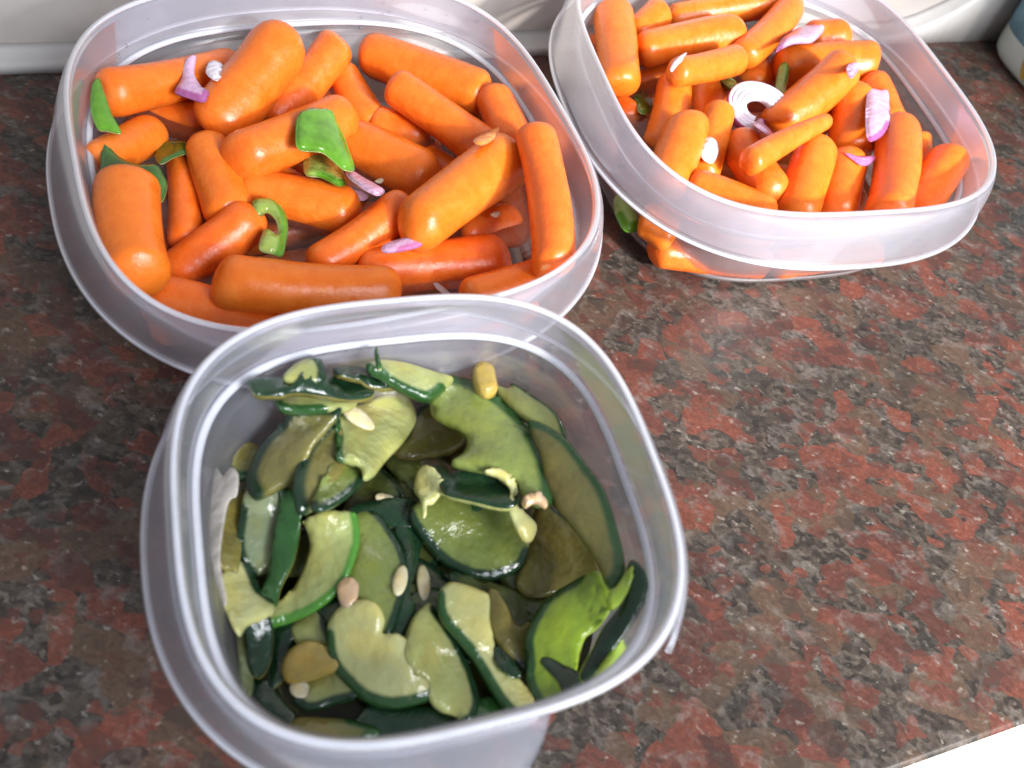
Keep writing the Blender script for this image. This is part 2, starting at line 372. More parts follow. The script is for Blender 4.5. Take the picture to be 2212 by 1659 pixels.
# ------------------------------------------------------------------ containers
NSEG = 176
TT = np.linspace(0, 2 * math.pi, NSEG, endpoint=False)
BOX = dict(
    L=dict(x=-7.5005, y=19.946, r=0.63599, a=7.5, b=7.4996, n=3.0728, H=5.2085, v=1.7521, ff=0.9382, sd=1.4899, si=0.2526, nsk=-0.7258, nst=-0.186, bs=0.9255),
    R=dict(x=6.0463, y=30.8149, r=0.50208, a=7.5423, b=7.562, n=3.2046, H=5.0761, v=1.7521, ff=0.9382, sd=1.4899, si=0.2526, nsk=-0.7258, nst=-0.186, bs=0.9255),
    F=dict(x=-0.9661, y=8.6756, r=0.526, a=5.3099, b=5.1487, n=2.9819, H=6.4875, v=1.6196, ff=0.8254, sd=1.3222, si=0.2648, nsk=-0.687, nst=0.163, bs=0.80))

def loop(k, off, z, dn=0.0):
    B = BOX[k]; n = B['n'] + dn; a, b = B['a'] + off, B['b'] + off
    c, s = np.cos(TT), np.sin(TT)
    u = a * np.sign(c) * np.abs(c) ** (2 / n); v = b * np.sign(s) * np.abs(s) ** (2 / n)
    cc, ss = math.cos(B['r']), math.sin(B['r'])
    return np.c_[B['x'] + u * cc - v * ss, B['y'] + u * ss + v * cc, np.full_like(u, z)]

def loft(name, k, prof, mat, parent, closed=False, cap_first=False, cap_last=False, skip=None):
    V = np.concatenate([loop(k, o, z, dn) for o, z, dn in prof]); F = []
    m = len(prof)
    for i in range(m if closed else m - 1):
        i2 = (i + 1) % m
        for j in range(NSEG):
            if skip is not None and skip[j]: continue
            j2 = (j + 1) % NSEG
            F.append((i * NSEG + j, i * NSEG + j2, i2 * NSEG + j2, i2 * NSEG + j))
    if skip is not None and closed:
        for j in range(NSEG):
            if skip[j] and not skip[j - 1]: F.append(tuple(i * NSEG + j for i in range(m)))
            if not skip[j] and skip[j - 1]: F.append(tuple(i * NSEG + j for i in reversed(range(m))))
    if cap_first: F.append(tuple(reversed(range(NSEG))))
    if cap_last: F.append(tuple(range((m - 1) * NSEG, m * NSEG)))
    return mesh_obj(name, V, F, mat, parent, origin=np.array(parent.location) / U)

def wall_off(k, z):
    """inner wall offset from the rim outline at height z"""
    B = BOX[k]; zs = B['H'] - B['sd'] - 0.12
    t = max(0.0, min(1.0, z / zs))
    return -B['bs'] + (B['bs'] - B['si'] - 0.12) * t ** 0.8 - 0.06

def container(k, label, gap=None):
    B = BOX[k]; H, sd, si, v, ff, nst, nsk = (B[q] for q in ('H', 'sd', 'si', 'v', 'ff', 'nst', 'nsk'))
    root = empty('food_container', (B['x'], B['y'], 0)); tag(root, label, 'container')
    zs = H - sd - 0.12
    outer = [(-B['bs'] - 1.3, 0.01, -.3), (-B['bs'] - 0.75, 0.012, -.3), (-B['bs'] - 0.38, 0.09, -.25), (-B['bs'] - 0.14, 0.28, -.2), (-B['bs'] - 0.02, 0.6, -.19)]
    outer += [(wall_off(k, z) + 0.06, z, nst) for z in np.linspace(1.0, zs, 7)]
    inner = [(wall_off(k, z) - 0.03, z, nst) for z in np.linspace(zs, 1.0, 7)]
    inner += [(-B['bs'] - 0.12, 0.62, -.19), (-B['bs'] - 0.24, 0.34, -.2), (-B['bs'] - 0.46, 0.18, -.25), (-B['bs'] - 0.8, 0.1, -.3), (-B['bs'] - 1.3, 0.1, -.3)]
    loft('body', k, outer + inner, M['body'], root, cap_first=True, cap_last=True)
    b_ = -B['bs']
    loft('foot', k, [(b_ - .80, .014, -.3), (b_ - .40, .095, -.25), (b_ - .15, .29, -.2), (b_ - .02, .62, -.19), (b_ - .005, .62, -.19), (b_ - .125, .27, -.2), (b_ - .38, .07, -.25), (b_ - .80, .006, -.3)], M['foot'], root, closed=True)
    # collar: from the ledge above the body up to the lip
    loft('collar', k, [(-si - 0.15, zs + .005, nst), (-si + 0.0, zs + 0.10, nst), (-si + 0.06, zs + 0.2, nst), (-0.16, H - 0.25, 0), (-0.12, H - 0.1, 0),
                       (-0.02, H - 0.12, 0), (-0.07, H - 0.25, 0), (-si + 0.15, zs + 0.2, nst), (-si + 0.10, zs + 0.06, nst), (-si - 0.06, zs + .005, nst)], M['rim'], root, closed=True)
    ledge = [(-si - 0.13, zs + 0.03, nst), (-si - 0.06, zs + 0.10, nst), (-si + 0.01, zs + 0.12, nst), (-si + 0.0, zs + 0.15, nst), (-si - 0.07, zs + 0.13, nst), (-si - 0.155, zs + 0.06, nst)]
    loft('ledge', k, ledge, M['lip'], root, closed=True)
    loft('lip', k, [(-0.125, H - 0.09, 0), (-0.09, H - 0.02, 0), (-0.04, H, 0), (0.02, H - 0.02, 0), (0.05, H - 0.08, 0), (0.03, H - 0.12, 0), (-0.11, H - 0.12, 0)], M['lip'], root, closed=True)
    skip = None
    if gap:
        sk = loop(k, ff, H - v, nsk); ctr = np.array([B['x'], B['y']])
        ang = np.unwrap(np.arctan2(sk[:, 1] - ctr[1], sk[:, 0] - ctr[0]))
        a0, a1 = [math.atan2(*(ray(*g, H - v)[[1, 0]] - ctr[[1, 0]])) for g in gap]
        d = (a1 - a0) % (2 * math.pi)
        skip = ((ang - a0) % (2 * math.pi)) < d
    q = lambda t: (0.06 + (ff - 0.06) * t ** 0.85, H - 0.1 - (v - 0.1) * t ** 1.1, nsk * min(1, t * 1.1))
    out_ = [q(t) for t in np.linspace(0, 1, 8)]
    in_ = [(o - 0.07, z - 0.01, n) for o, z, n in reversed(out_)]
    sk_ = loft('skirt', k, out_ + in_, M['rim'], root, closed=True, skip=skip)
    o1, z1, n1 = out_[-1]
    loft('skirt_bead', k, [(o1 - 0.10, z1 + .03, n1), (o1 - 0.02, z1 + 0.06, n1), (o1 + 0.045, z1 + 0.0, n1), (o1 + 0.03, z1 - 0.07, n1), (o1 - 0.05, z1 - 0.09, n1), (o1 - 0.10, z1 - 0.03, n1)], M['lip'], root, closed=True, skip=skip)
    return root

container('L', 'wide cloudy plastic container of carrots with the curled green pepper on top')
container('R', 'wide cloudy plastic container of carrots with the red onion half ring on top')
container('F', 'small deep cloudy plastic container filled with cucumber slices', gap=((1105, 1625), (1447, 1419)))

def brine(k, z, mat, label):
    B = BOX[k]
    prof = [(-B['bs'] - 1.2, 0.16, -.3), (-B['bs'] - 0.55, 0.24, -.25), (-B['bs'] - 0.3, 0.5, -.2)]
    prof += [(wall_off(k, zz) - 0.06, zz, B['nst']) for zz in np.linspace(1.0, z, 4)]
    V = np.concatenate([loop(k, o, zz, dn) for o, zz, dn in prof]); F = []
    m = len(prof)
    for i in range(m - 1):
        for j in range(NSEG):
            j2 = (j + 1) % NSEG; F.append((i * NSEG + j, i * NSEG + j2, (i + 1) * NSEG + j2, (i + 1) * NSEG + j))
    F.append(tuple(reversed(range(NSEG)))); F.append(tuple(range((m - 1) * NSEG, m * NSEG)))
    o = mesh_obj('brine', V, F, mat, origin=(B['x'], B['y'], 0.16), smooth=False)
    tag(o, label, 'liquid', kind='stuff')
brine('L', 2.35, M['brine'], 'clear pickling liquid around the carrots under the green pepper curl')
brine('R', 2.30, M['brine'], 'clear pickling liquid around the carrots under the onion half ring')
brine('F', 1.7, M['broth'], 'brown pickling liquid under the cucumber slices')

# ------------------------------------------------------------------ height map for stacking the food
class HM:
    def __init__(s, k, floor=0.14, cap=3.4):
        B = BOX[k]; s.k = k; s.c = 0.08; s.R = 9.6 if k != 'F' else 7.2
        s.n = int(2 * s.R / s.c); s.x0, s.y0 = B['x'] - s.R, B['y'] - s.R
        g = np.arange(s.n) * s.c + s.c / 2
        s.X, s.Y = np.meshgrid(s.x0 + g, s.y0 + g)
        dx, dy = s.X - B['x'], s.Y - B['y']; cc, ss = math.cos(B['r']), math.sin(B['r'])
        u, v = dx * cc + dy * ss, -dx * ss + dy * cc; n = B['n'] + B['nst']
        lev = (np.abs(u / B['a']) ** n + np.abs(v / B['b']) ** n) ** (1 / n)
        d = (lev - 1) * B['a']
        wz = (d + B['bs'] + 0.12) / (B['bs'] - B['si']) * (B['H'] - B['sd'])
        s.Z = np.maximum(floor, np.minimum(wz, cap)); s.IN = d < -0.25; s.top = B['H'] + 2.0; s.D = d
        s.wz = np.linspace(0, B['H'], 30); s.wo = np.array([wall_off(k, z_) for z_ in s.wz])
    def idx(s, p):
        i = np.clip(((p[..., 1] - s.y0) / s.c).astype(int), 0, s.n - 1); j = np.clip(((p[..., 0] - s.x0) / s.c).astype(int), 0, s.n - 1)
        return i, j
    def get(s, p): return s.Z[s.idx(p)]
    def first_hit(s, u, v, walls=False):
        """where the sight line through a photo pixel first meets the food"""
        a, b = ray(u, v, s.top), ray(u, v, 0.1)
        t = np.linspace(0, 1, 90)[:, None]; p = a[None] + (b - a)[None] * t
        i, j = s.idx(p); zz = np.where(s.IN[i, j], s.Z[i, j], 0.0)
        h = np.nonzero(p[:, 2] <= zz)[0]
        e = h[0] if len(h) else len(p) - 1
        if walls:
            wo = np.interp(p[:, 2], s.wz, s.wo)
            ok = np.nonzero(s.D[i, j][:e + 1] <= wo[:e + 1] - 0.10)[0]
            if len(ok): e = ok[-1]
        return p[e]
    def put_capsule(s, A, Bp, ra, rb):
        d = Bp - A; L2 = (d[:2] @ d[:2]) + 1e-9
        t = np.clip(((s.X - A[0]) * d[0] + (s.Y - A[1]) * d[1]) / L2, 0, 1)
        r = ra + (rb - ra) * t
        dist2 = (s.X - A[0] - t * d[0]) ** 2 + (s.Y - A[1] - t * d[1]) ** 2
        top = A[2] + t * d[2] + np.sqrt(np.maximum(r * r - dist2, 0))
        s.Z = np.where(dist2 < r * r, np.maximum(s.Z, top), s.Z)
    def put_poly(s, poly, zfun):
        x, y = poly[:, 0], poly[:, 1]; ins = np.zeros_like(s.X, bool); j = len(x) - 1
        for i in range(len(x)):
            with np.errstate(divide='ignore', invalid='ignore'):
                c = ((y[i] > s.Y) != (y[j] > s.Y)) & (s.X < (x[j] - x[i]) * (s.Y - y[i]) / (y[j] - y[i] + 1e-12) + x[i])
            ins ^= c; j = i
        s.Z[ins] = np.maximum(s.Z[ins], zfun(np.c_[s.X[ins], s.Y[ins]]))

HMS = {k: HM(k) for k in 'LR'}
HMS['F'] = HM('F', floor=1.55, cap=3.2)

# ------------------------------------------------------------------ carrots
def carrot_mesh(name, T1, T2, r1, r2, label, group, seed):
    rng = random.Random(seed)
    T1, T2 = np.asarray(T1, float), np.asarray(T2, float)
    ax = T2 - T1; Lc = np.linalg.norm(ax); ax = ax / Lc
    up = np.array([0, 0, 1.0]); sd_ = np.cross(up, ax); 
    if np.linalg.norm(sd_) < 1e-3: sd_ = np.array([1.0, 0, 0])
    sd_ /= np.linalg.norm(sd_); nn = np.cross(ax, sd_)
    mid = (T1 + T2) / 2
    nr, nl = 22, 26
    e1 = r1 * rng.uniform(.62, .95); e2 = r2 * rng.uniform(.62, .95); p1, p2 = rng.uniform(2.0, 2.7), rng.uniform(2.0, 2.7)
    ph = [rng.uniform(0, 6.28) for _ in range(8)]
    bend = rng.uniform(-.035, .035) * Lc
    tt = []
    for i in range(nl + 1):
        q = i / nl
        tt.append(0.5 - 0.5 * math.cos(math.pi * q) if True else q)
    V, F = [], []
    tilt1, tilt2 = rng.uniform(-.35, .35), rng.uniform(-.35, .35)
    for i, t in enumerate(tt):
        s = t * Lc
        R = r1 + (r2 - r1) * t
        R *= 1 + .022 * math.sin(5.3 * t + ph[0]) + .010 * math.sin(11 * t + ph[1])
        c = 1.0
        if s < e1: c = max(0, 1 - ((e1 - s) / e1) ** p1) ** (1 / p1)
        if Lc - s < e2: c = min(c, max(0, 1 - ((e2 - (Lc - s)) / e2) ** p2) ** (1 / p2))
        R *= c
        bo = bend * (1 - (2 * t - 1) ** 2)
        for j in range(nr):
            a = 2 * math.pi * j / nr
            rr = R * (1 + .022 * math.sin(2 * a + ph[2] + 3 * t) + .014 * math.sin(3 * a + ph[3] - 5 * t))
            sh = 0
            if s < e1 * 1.3: sh = tilt1 * math.cos(a + ph[4]) * rr * (1 - s / (e1 * 1.3))
            if Lc - s < e2 * 1.3: sh = tilt2 * math.cos(a + ph[5]) * rr * (1 - (Lc - s) / (e2 * 1.3))
            # local frame: X along the carrot
            V.append((s - Lc / 2 + sh, rr * math.cos(a) + bo, rr * math.sin(a)))
    for i in range(nl):
        for j in range(nr):
            j2 = (j + 1) % nr
            F.append((i * nr + j, (i + 1) * nr + j, (i + 1) * nr + j2, i * nr + j2))
    me = bpy.data.meshes.new(name)
    me.from_pydata((np.array(V) * U).tolist(), [], F); me.materials.append(M['carrot'])
    me.polygons.foreach_set('use_smooth', [True] * len(me.polygons)); me.update()
    bm = bmesh.new(); bm.from_mesh(me); bmesh.ops.remove_doubles(bm, verts=bm.verts, dist=U * .002); bm.to_mesh(me); bm.free()
    o = bpy.data.objects.new(name, me); col.objects.link(o)
    o.matrix_world = Matrix(((ax[0], sd_[0], nn[0], mid[0] * U), (ax[1], sd_[1], nn[1], mid[1] * U), (ax[2], sd_[2], nn[2], mid[2] * U), (0, 0, 0, 1)))
    tag(o, label, 'carrot', group)
    return o

def rest(hm, px1, px2, w1, w2, zlo=0.0, zfix=None, sink=0.06, occ=-0.15):
    """image-fixed carrot: find the lowest pair of end heights that rests on what is below"""
    z1 = z2 = 2.5
    if zfix: z1, z2 = zfix
    for it in range(7):
        T1, T2 = ray(*px1, z1), ray(*px2, z2)
        r1, r2 = w1 / 2 * depth(T1) / FPX, w2 / 2 * depth(T2) / FPX
        if zfix: break
        d = T2 - T1; Lc = np.linalg.norm(d); dn = d / Lc
        A, B = T1 + dn * min(r1, .45 * Lc), T2 - dn * min(r2, .45 * Lc)
        ts = np.linspace(0, 1, 15); sdv = np.array([-dn[1], dn[0], 0]); sdv /= (np.linalg.norm(sdv) + 1e-9)
        req = []
        for t in ts:
            r = (r1 + (r2 - r1) * t) * (1 - sink); c = A + (B - A) * t
            offs = np.linspace(-.95, .95, 9)
            p = c[None] + offs[:, None] * r * sdv[None]
            rq = np.max(hm.get(p) + r * np.sqrt(1 - offs ** 2))
            u_ = px1[0] + (px2[0] - px1[0]) * (.12 + .76 * t); v_ = px1[1] + (px2[1] - px1[1]) * (.12 + .76 * t)
            req.append(max(rq, hm.first_hit(u_, v_)[2] + occ * r))
        req = np.array(req); best = None
        for i in range(15):
            for j in range(i + 1, 15):
                if ts[i] <= .5 <= ts[j]:
                    sl = (req[j] - req[i]) / (ts[j] - ts[i]); ln = req[i] + sl * (ts - ts[i])
                    if np.all(ln >= req - 1e-6):
                        best = (ln[0], ln[-1])
        if best is None: best = (req.max(), req.max())
        za, zb = best; mx = 0.55 * max(np.linalg.norm(B[:2] - A[:2]), .4)
        if abs(za - zb) > mx:
            m_, sg = (za + zb) / 2, np.sign(zb - za); za, zb = m_ - sg * mx / 2, m_ + sg * mx / 2
            lift = np.max(req - (za + (zb - za) * ts)); za += max(0, lift * .6); zb += max(0, lift * .6)
        za, zb = max(za, zlo), max(zb, zlo)
        z1, z2 = .4 * z1 + .6 * za, .4 * z2 + .6 * zb
    T1, T2 = ray(*px1, z1), ray(*px2, z2)
    d = T2 - T1; Lc = np.linalg.norm(d); dn = d / Lc
    A, B = T1 + dn * min(r1, .45 * Lc), T2 - dn * min(r2, .45 * Lc)
    hm.put_capsule(A, B, r1, r2)
    return T1, T2, r1, r2

# ------------------------------------------------------------------ flat slices traced at their own resting height
def catmull(P, m=6):
    P = np.asarray(P, float); n = len(P); out = []; src = []
    for i in range(n):
        p0, p1, p2, p3 = P[i - 1], P[i], P[(i + 1) % n], P[(i + 2) % n]
        for k in range(m):
            t = k / m
            out.append(0.5 * ((2 * p1) + (-p0 + p2) * t + (2 * p0 - 5 * p1 + 4 * p2 - p3) * t * t + (-p0 + 3 * p1 - 3 * p2 + p3) * t ** 3)); src.append(i + t)
    return np.array(out), np.array(src)

def seg_dist(p, A, B):
    d = B - A; L2 = (d * d).sum(1) + 1e-12
    w = p[:, None] - A[None]; t = np.clip((w * d[None]).sum(2) / L2[None], 0, 1)
    return np.sqrt(((w - t[..., None] * d[None]) ** 2).sum(2)).min(1)

def inside(poly, p):
    x, y = poly[:, 0], poly[:, 1]; ins = np.zeros(len(p), bool); j = len(x) - 1
    for i in range(len(x)):
        c = ((y[i] > p[:, 1]) != (y[j] > p[:, 1])) & (p[:, 0] < (x[j] - x[i]) * (p[:, 1] - y[i]) / (y[j] - y[i] + 1e-12) + x[i])
        ins ^= c; j = i
    return ins

RINDS = dict(dark=(.010, .034, .014), mid=(.022, .078, .018), bright=(.070, .22, .03), pepper=(.10, .26, .018), pepperdark=(.035, .11, .010), purple=(.36, .10, .28), pink=(.55, .16, .36), cream=(.60, .48, .30))
FLESH = dict(paper=(.46, .42, .38), pale=(.38, .41, .16), cream=(.56, .57, .275), olive=(.205, .185, .055), green=(.215, .275, .075), lime=(.27, .40, .04), brown=(.40, .30, .085), grey=(.24, .29, .17), white=(.84, .78, .82), lilac=(.62, .40, .57), under=(.075, .095, .025), garlic=(.62, .44, .31), pepin=(.30, .40, .10), orange=(.80, .30, .08), ivory=(.75, .68, .48))  # under: shade of the heap's gaps put into the flesh colour

def slice_obj(k, name, px, label, cat, flesh='pale', rind='dark', skin=None, thick=0.30, face='flesh', group=None, curl=0.0, drape=0.45, lift=0.0, zfix=None, tilt=(0, 0), rest_q=80, blend=0.35, smooth=6, slope=0.45, wav=0.06, rw=0.75):
    """px: outline in photo pixels; skin: (i, j) outline indices (inclusive, wrapping) that carry the rind"""
    hm = HMS[k]; P, src = catmull(px, smooth); n0 = len(px)
    z = 3.2 if zfix is None else zfix
    Q = np.array([ray(u, v, z)[:2] for u, v in P])
    if zfix is None:
        lo, hi = P.min(0), P.max(0); st = max(4.0, float((hi - lo).max()) / 16)
        gp = np.stack(np.meshgrid(np.arange(lo[0], hi[0], st), np.arange(lo[1], hi[1], st)), -1).reshape(-1, 2)
        gp = gp[inside(P, gp)]
        if len(gp) < 6: gp = np.concatenate([gp, P])
        hp = np.array([hm.first_hit(u, v, k == 'F') for u, v in gp])
        g, h = hp[:, :2], hp[:, 2]; c0 = g.mean(0)
        A = np.c_[np.ones(len(g)), g - c0]; cf, *_ = np.linalg.lstsq(np.r_[A, np.c_[np.zeros((2, 1)), np.eye(2) * .5 * math.sqrt(len(g))]], np.r_[h, 0, 0], rcond=None)
        cf[1:] = np.clip(cf[1:], -slope, slope)
        resd = h - A @ cf; up_ = np.percentile(resd, rest_q)
        Q = np.array([ray(u, v, cf[0] + up_ + lift)[:2] for u, v in P])
    if zfix is not None:
        c0 = Q.mean(0); cf = np.array([zfix, 0, 0]); up_ = 0
    cf = cf.copy(); cf[1] += tilt[0]; cf[2] += tilt[1]
    base = lambda p: cf[0] + up_ + lift + (p - c0) @ cf[1:]
    # follow the tilted surface back along the sight lines so that the outline keeps its place
    Q2 = []
    for (u, v), q in zip(P, Q):
        zz = float(base(q))
        for _ in range(3):
            q = ray(u, v, zz)[:2]; zz = float(base(q))
        Q2.append(q)
    Q = np.array(Q2)
    # small repeat-free wobble of the cut edge
    ctr = Q.mean(0)
    rs = np.random.RandomState(int(px[0][0] * 7 + px[0][1] * 13 + ord(k)) % 100000)
    nP = len(Q)
    area = 0.5 * np.sum(Q[:, 0] * np.roll(Q[:, 1], -1) - np.roll(Q[:, 0], -1) * Q[:, 1])
    if area < 0: Q = Q[::-1].copy(); src = src[::-1].copy()
    tan = np.roll(Q, -1, 0) - np.roll(Q, 1, 0); tan /= (np.linalg.norm(tan, axis=1)[:, None] + 1e-9); nin = np.c_[-tan[:, 1], tan[:, 0]]
    inset = Q + nin * min(.07, .25 * thick + .01)
    lo, hi = Q.min(0), Q.max(0); sp_ = max(.13, float((hi - lo).max()) / 26)
    g = np.stack(np.meshgrid(np.arange(lo[0], hi[0], sp_), np.arange(lo[1], hi[1], sp_)), -1).reshape(-1, 2) + rs.uniform(-.02, .02, 2)
    dE = seg_dist(g, Q, np.roll(Q, -1, 0)); g = g[inside(Q, g) & (dE > .11)]
    ok = inside(Q, inset) & (seg_dist(inset, Q, np.roll(Q, -1, 0)) > .02)
    pts = np.concatenate([Q, inset[ok], g])
    vo, eo, fo, *_ = delaunay_2d_cdt([Vector(p) for p in pts], [(i, (i + 1) % nP) for i in range(nP)], [list(range(nP))], 1, 1e-5)
    vo = np.array([tuple(p) for p in vo]); fo = [tuple(t) for t in fo]
    dE = seg_dist(vo, Q, np.roll(Q, -1, 0))
    # rind distance
    if skin is not None:
        i0, j0 = skin
        onskin = lambda s_: ((s_ - i0) % n0) <= ((j0 - i0) % n0) + 1e-6
        ms = onskin(src); seg = [i for i in range(nP) if ms[i] and ms[(i + 1) % nP]]
        dS = seg_dist(vo, Q[seg], Q[[(i + 1) % nP for i in seg]]) if seg else np.full(len(vo), 9.)
        rv = np.clip(1 - dS / rw, 0, 1)
    else:
        ms = np.zeros(nP, bool); rv = np.zeros(len(vo))
    # surface: part plane, part draped on what lies below
    hsm = np.zeros(len(vo)); kk = 0
    for dx in (-.22, 0, .22):
        for dy in (-.22, 0, .22):
            hsm += np.minimum(hm.get(vo + np.array([dx, dy])), base(vo) + .5); kk += 1
    hsm /= kk
    zb = base(vo)
    if zfix is None: zb = (1 - blend) * zb + blend * np.maximum(hsm + lift, zb - .55)
    ext = np.linalg.norm(hi - lo) / 2
    if k == 'F' and curl == 0.0: curl = rs.uniform(-.16, .20)
    dirc = rs.uniform(0, math.pi); dv = (vo - ctr) @ np.array([math.cos(dirc), math.sin(dirc)])
    zb = zb + curl * (dv / ext) ** 2 + wav * np.sin(vo[:, 0] * 2.6 + rs.uniform(0, 6)) * np.sin(vo[:, 1] * 2.1 + rs.uniform(0, 6))
    rnd = (.5 if k != 'F' else .22) * thick * np.clip(1 - dE / min(.12, .6 * thick), 0, 1) ** 2
    dome = np.clip(dE / .5, 0, 1); dome = dome * (2 - dome) if face != 'skin' else dome * .6
    dk = .42 if k != 'F' else .20
    zt = zb + thick * (1.14 - dk + dk * dome) - rnd; zl = zb + rnd * .8
    nv = len(vo)
    V = np.concatenate([np.c_[vo, zt], np.c_[vo, zl]])
    F = [t for t in fo] + [tuple(i + nv for i in reversed(t)) for t in fo]
    fm = ([1 if face == 'skin' else 0] * len(fo)) + [1 if face in ('skin', 'under') else 0] * len(fo)
    # border edges -> sides
    from collections import Counter
    ec = Counter(); dirs = {}
    for t in fo:
        for a, b in zip(t, t[1:] + t[:1]): ec[frozenset((a, b))] += 1; dirs[frozenset((a, b))] = (a, b)
    for e, c in ec.items():
        if c == 1:
            a, b = dirs[e]; F.append((b, a, a + nv, b + nv))
            m_ = 0
            if skin is not None and (dS[a] < .03 and dS[b] < .03): m_ = 1
            if face == 'skin': m_ = 0
            fm.append(m_)
    org = np.array([ctr[0], ctr[1], float(zl.min())])
    sk = M['pepper'] if rind.startswith('pepper') else M['skin']
    o = mesh_obj(name, V, F, None, origin=org, mats=[M['onion'] if cat == 'onion piece' else M['flesh'], sk], fmat=fm)
    at = o.data.attributes.new('rind', 'FLOAT', 'POINT'); at.data.foreach_set('value', np.concatenate([rv, rv]).astype(np.float32))
    fc = FLESH[flesh]; o.color = (*fc, 1); o['rind_colour'] = [*RINDS[rind], 1.0]
    tag(o, label, cat, group)
    tree_top = lambda p: (lambda bz: bz)(base(p)) + thick * .8
    hm.put_poly(Q, tree_top)
    return o

# ------------------------------------------------------------------ what is in the carrot containers
GL = 'carrots in the container with the pepper curl'
GR = 'carrots in the container with the onion half ring'
def fillers(k, group, label):
    """bottom layer, glimpsed through the gaps and the clear wall"""
    B = BOX[k]; rng = random.Random(ord(k)); cc, ss = math.cos(B['r']), math.sin(B['r']); i = 0
    for row in range(7):
        v = -4.5 + row * 1.5
        for side in (-1, 1):
            u0_, u1_ = side * 0.25 + rng.uniform(-.1, .1), side * (5.1 + rng.uniform(-.3, .2) - .12 * abs(row - 3) ** 1.3)
            dv = rng.uniform(-.12, .12); r1, r2 = rng.uniform(.6, .7), rng.uniform(.52, .66)
            w = lambda u, v_, z: np.array([B['x'] + u * cc - v_ * ss, B['y'] + u * ss + v_ * cc, z])
            T1, T2 = w(u0_, v, .16 + r1), w(u1_, v + dv, .17 + r2)
            HMS[k].put_capsule(T1 + (T2 - T1) * .12, T2 + (T1 - T2) * .12, r1, r2)
            carrot_mesh('baby_carrot', T1, T2, r1, r2, label, group, i + ord(k) * 50); i += 1
fillers('L', GL, 'orange baby carrot lying on the bottom of the container with the pepper curl')
fillers('R', GR, 'orange baby carrot lying on the bottom of the container with the onion half ring')

def wall_carrot(k, a, b, r, z, seed, label, group):
    B = BOX[k]; cc, ss = math.cos(B['r']), math.sin(B['r'])
    w = lambda q: np.array([B['x'] + q[0] * cc - q[1] * ss, B['y'] + q[0] * ss + q[1] * cc, z])
    T1, T2 = w(a), w(b); HMS[k].put_capsule(T1 + (T2 - T1) * .12, T2 + (T1 - T2) * .12, r, r)
    carrot_mesh('baby_carrot', T1, T2, r, r * .93, label, group, seed)
wall_carrot('L', (-4.9, -5.75), (.1, -6.0), .62, 2.0, 901, 'orange baby carrot glimpsed through the front wall of the pepper curl container', GL)
wall_carrot('L', (.5, -6.0), (5.0, -5.7), .6, 2.0, 902, 'orange baby carrot glimpsed through the front wall of the pepper curl container', GL)
wall_carrot('L', (-5.95, -4.3), (-6.0, .2), .6, 1.75, 903, 'orange baby carrot glimpsed through the front wall of the pepper curl container', GL)

def C(k, x1, y1, x2, y2, w1, w2, label, zfix=None, zlo=0.0):
    C.n += 1
    T1, T2, r1, r2 = rest(HMS[k], (x1, y1), (x2, y2), w1, w2, zlo, zfix)
    if DEBUG: print('CARROT', k, C.n, 'z', round(T1[2], 2), round(T2[2], 2), 'len', round(float(np.linalg.norm(T2 - T1)), 2), 'd', round(r1 + r2, 2), label[:40])
    carrot_mesh('baby_carrot', T1, T2, r1, r2, label + (' in the pepper curl container' if k == 'L' else ' in the onion ring container'), GL if k == 'L' else GR, C.n)
C.n = 0
DEBUG = False
def S(k, name, px, label, cat, **kw):
    if k != 'F': kw = dict(dict(rest_q=96, blend=.12, wav=.03, slope=.8), **kw)
    return slice_obj(k, name, [tuple(p) for p in px], label, cat, **kw)

# ---- left container, bottom to top
C('L', 690, 235, 745, 185, 66, 62, 'carrot tip peeking out between two larger carrots')
C('L', 1080, 345, 1118, 530, 74, 78, 'mostly hidden carrot behind the upright carrot')
C('L', 905, 340, 1010, 400, 76, 74, 'sunken carrot under the sunlit diagonal carrot')
C('L', 560, 375, 700, 430, 76, 74, 'sunken carrot below the pepper curl')
C('L', 205, 352, 338, 282, 84, 86, 'carrot between two green pepper pieces by the side wall')
C('L', 392, 322, 398, 535, 70, 76, 'dull sunken carrot beside the dark pepper strip')
S('L', 'pepper_piece', [(478, 310), (500, 305), (520, 335), (526, 385), (505, 392), (482, 350)], 'dark green pepper strip sunk between two carrots', 'pepper piece', rind='pepperdark', face='skin', flesh='pepin', thick=.22)
C('L', 1062, 200, 1122, 330, 84, 86, 'short upright carrot by the far right wall')
C('L', 1000, 645, 1198, 580, 80, 78, 'carrot tucked under the front corner of the rim')
S('L', 'pepper_piece', [(334, 332), (352, 312), (385, 306), (420, 315), (427, 328), (400, 336), (372, 345), (346, 356)], 'thin olive green pepper arc sunk in the liquid', 'pepper piece', rind='pepperdark', face='skin', flesh='pepin', thick=.2)
C('L', 440, 298, 502, 478, 92, 118, 'broken carrot with a ragged notch in its side')
S('L', 'onion_piece', [(680, 390), (720, 388), (765, 405), (795, 425), (780, 436), (730, 420), (690, 408)], 'pale onion sliver sunk below the pepper curl', 'onion piece', flesh='lilac', rind='purple', skin=(0, 2), thick=.16)
C('L', 988, 512, 1128, 480, 92, 92, 'stubby carrot wedged between the upright carrot and a ragged one')
C('L', 735, 150, 815, 282, 72, 84, 'small dull carrot with a pale rounded tip')
C('L', 795, 265, 938, 302, 86, 92, 'short carrot with a flat pale end')
C('L', 302, 238, 462, 268, 92, 88, 'stubby carrot under the purple onion shred')
C('L', 214, 205, 508, 138, 104, 74, 'long carrot along the far left wall')
C('L', 782, 112, 1058, 212, 92, 104, 'long carrot along the far wall with a wet tip')
C('L', 842, 178, 1070, 345, 84, 96, 'long carrot lying along the far wall carrot')
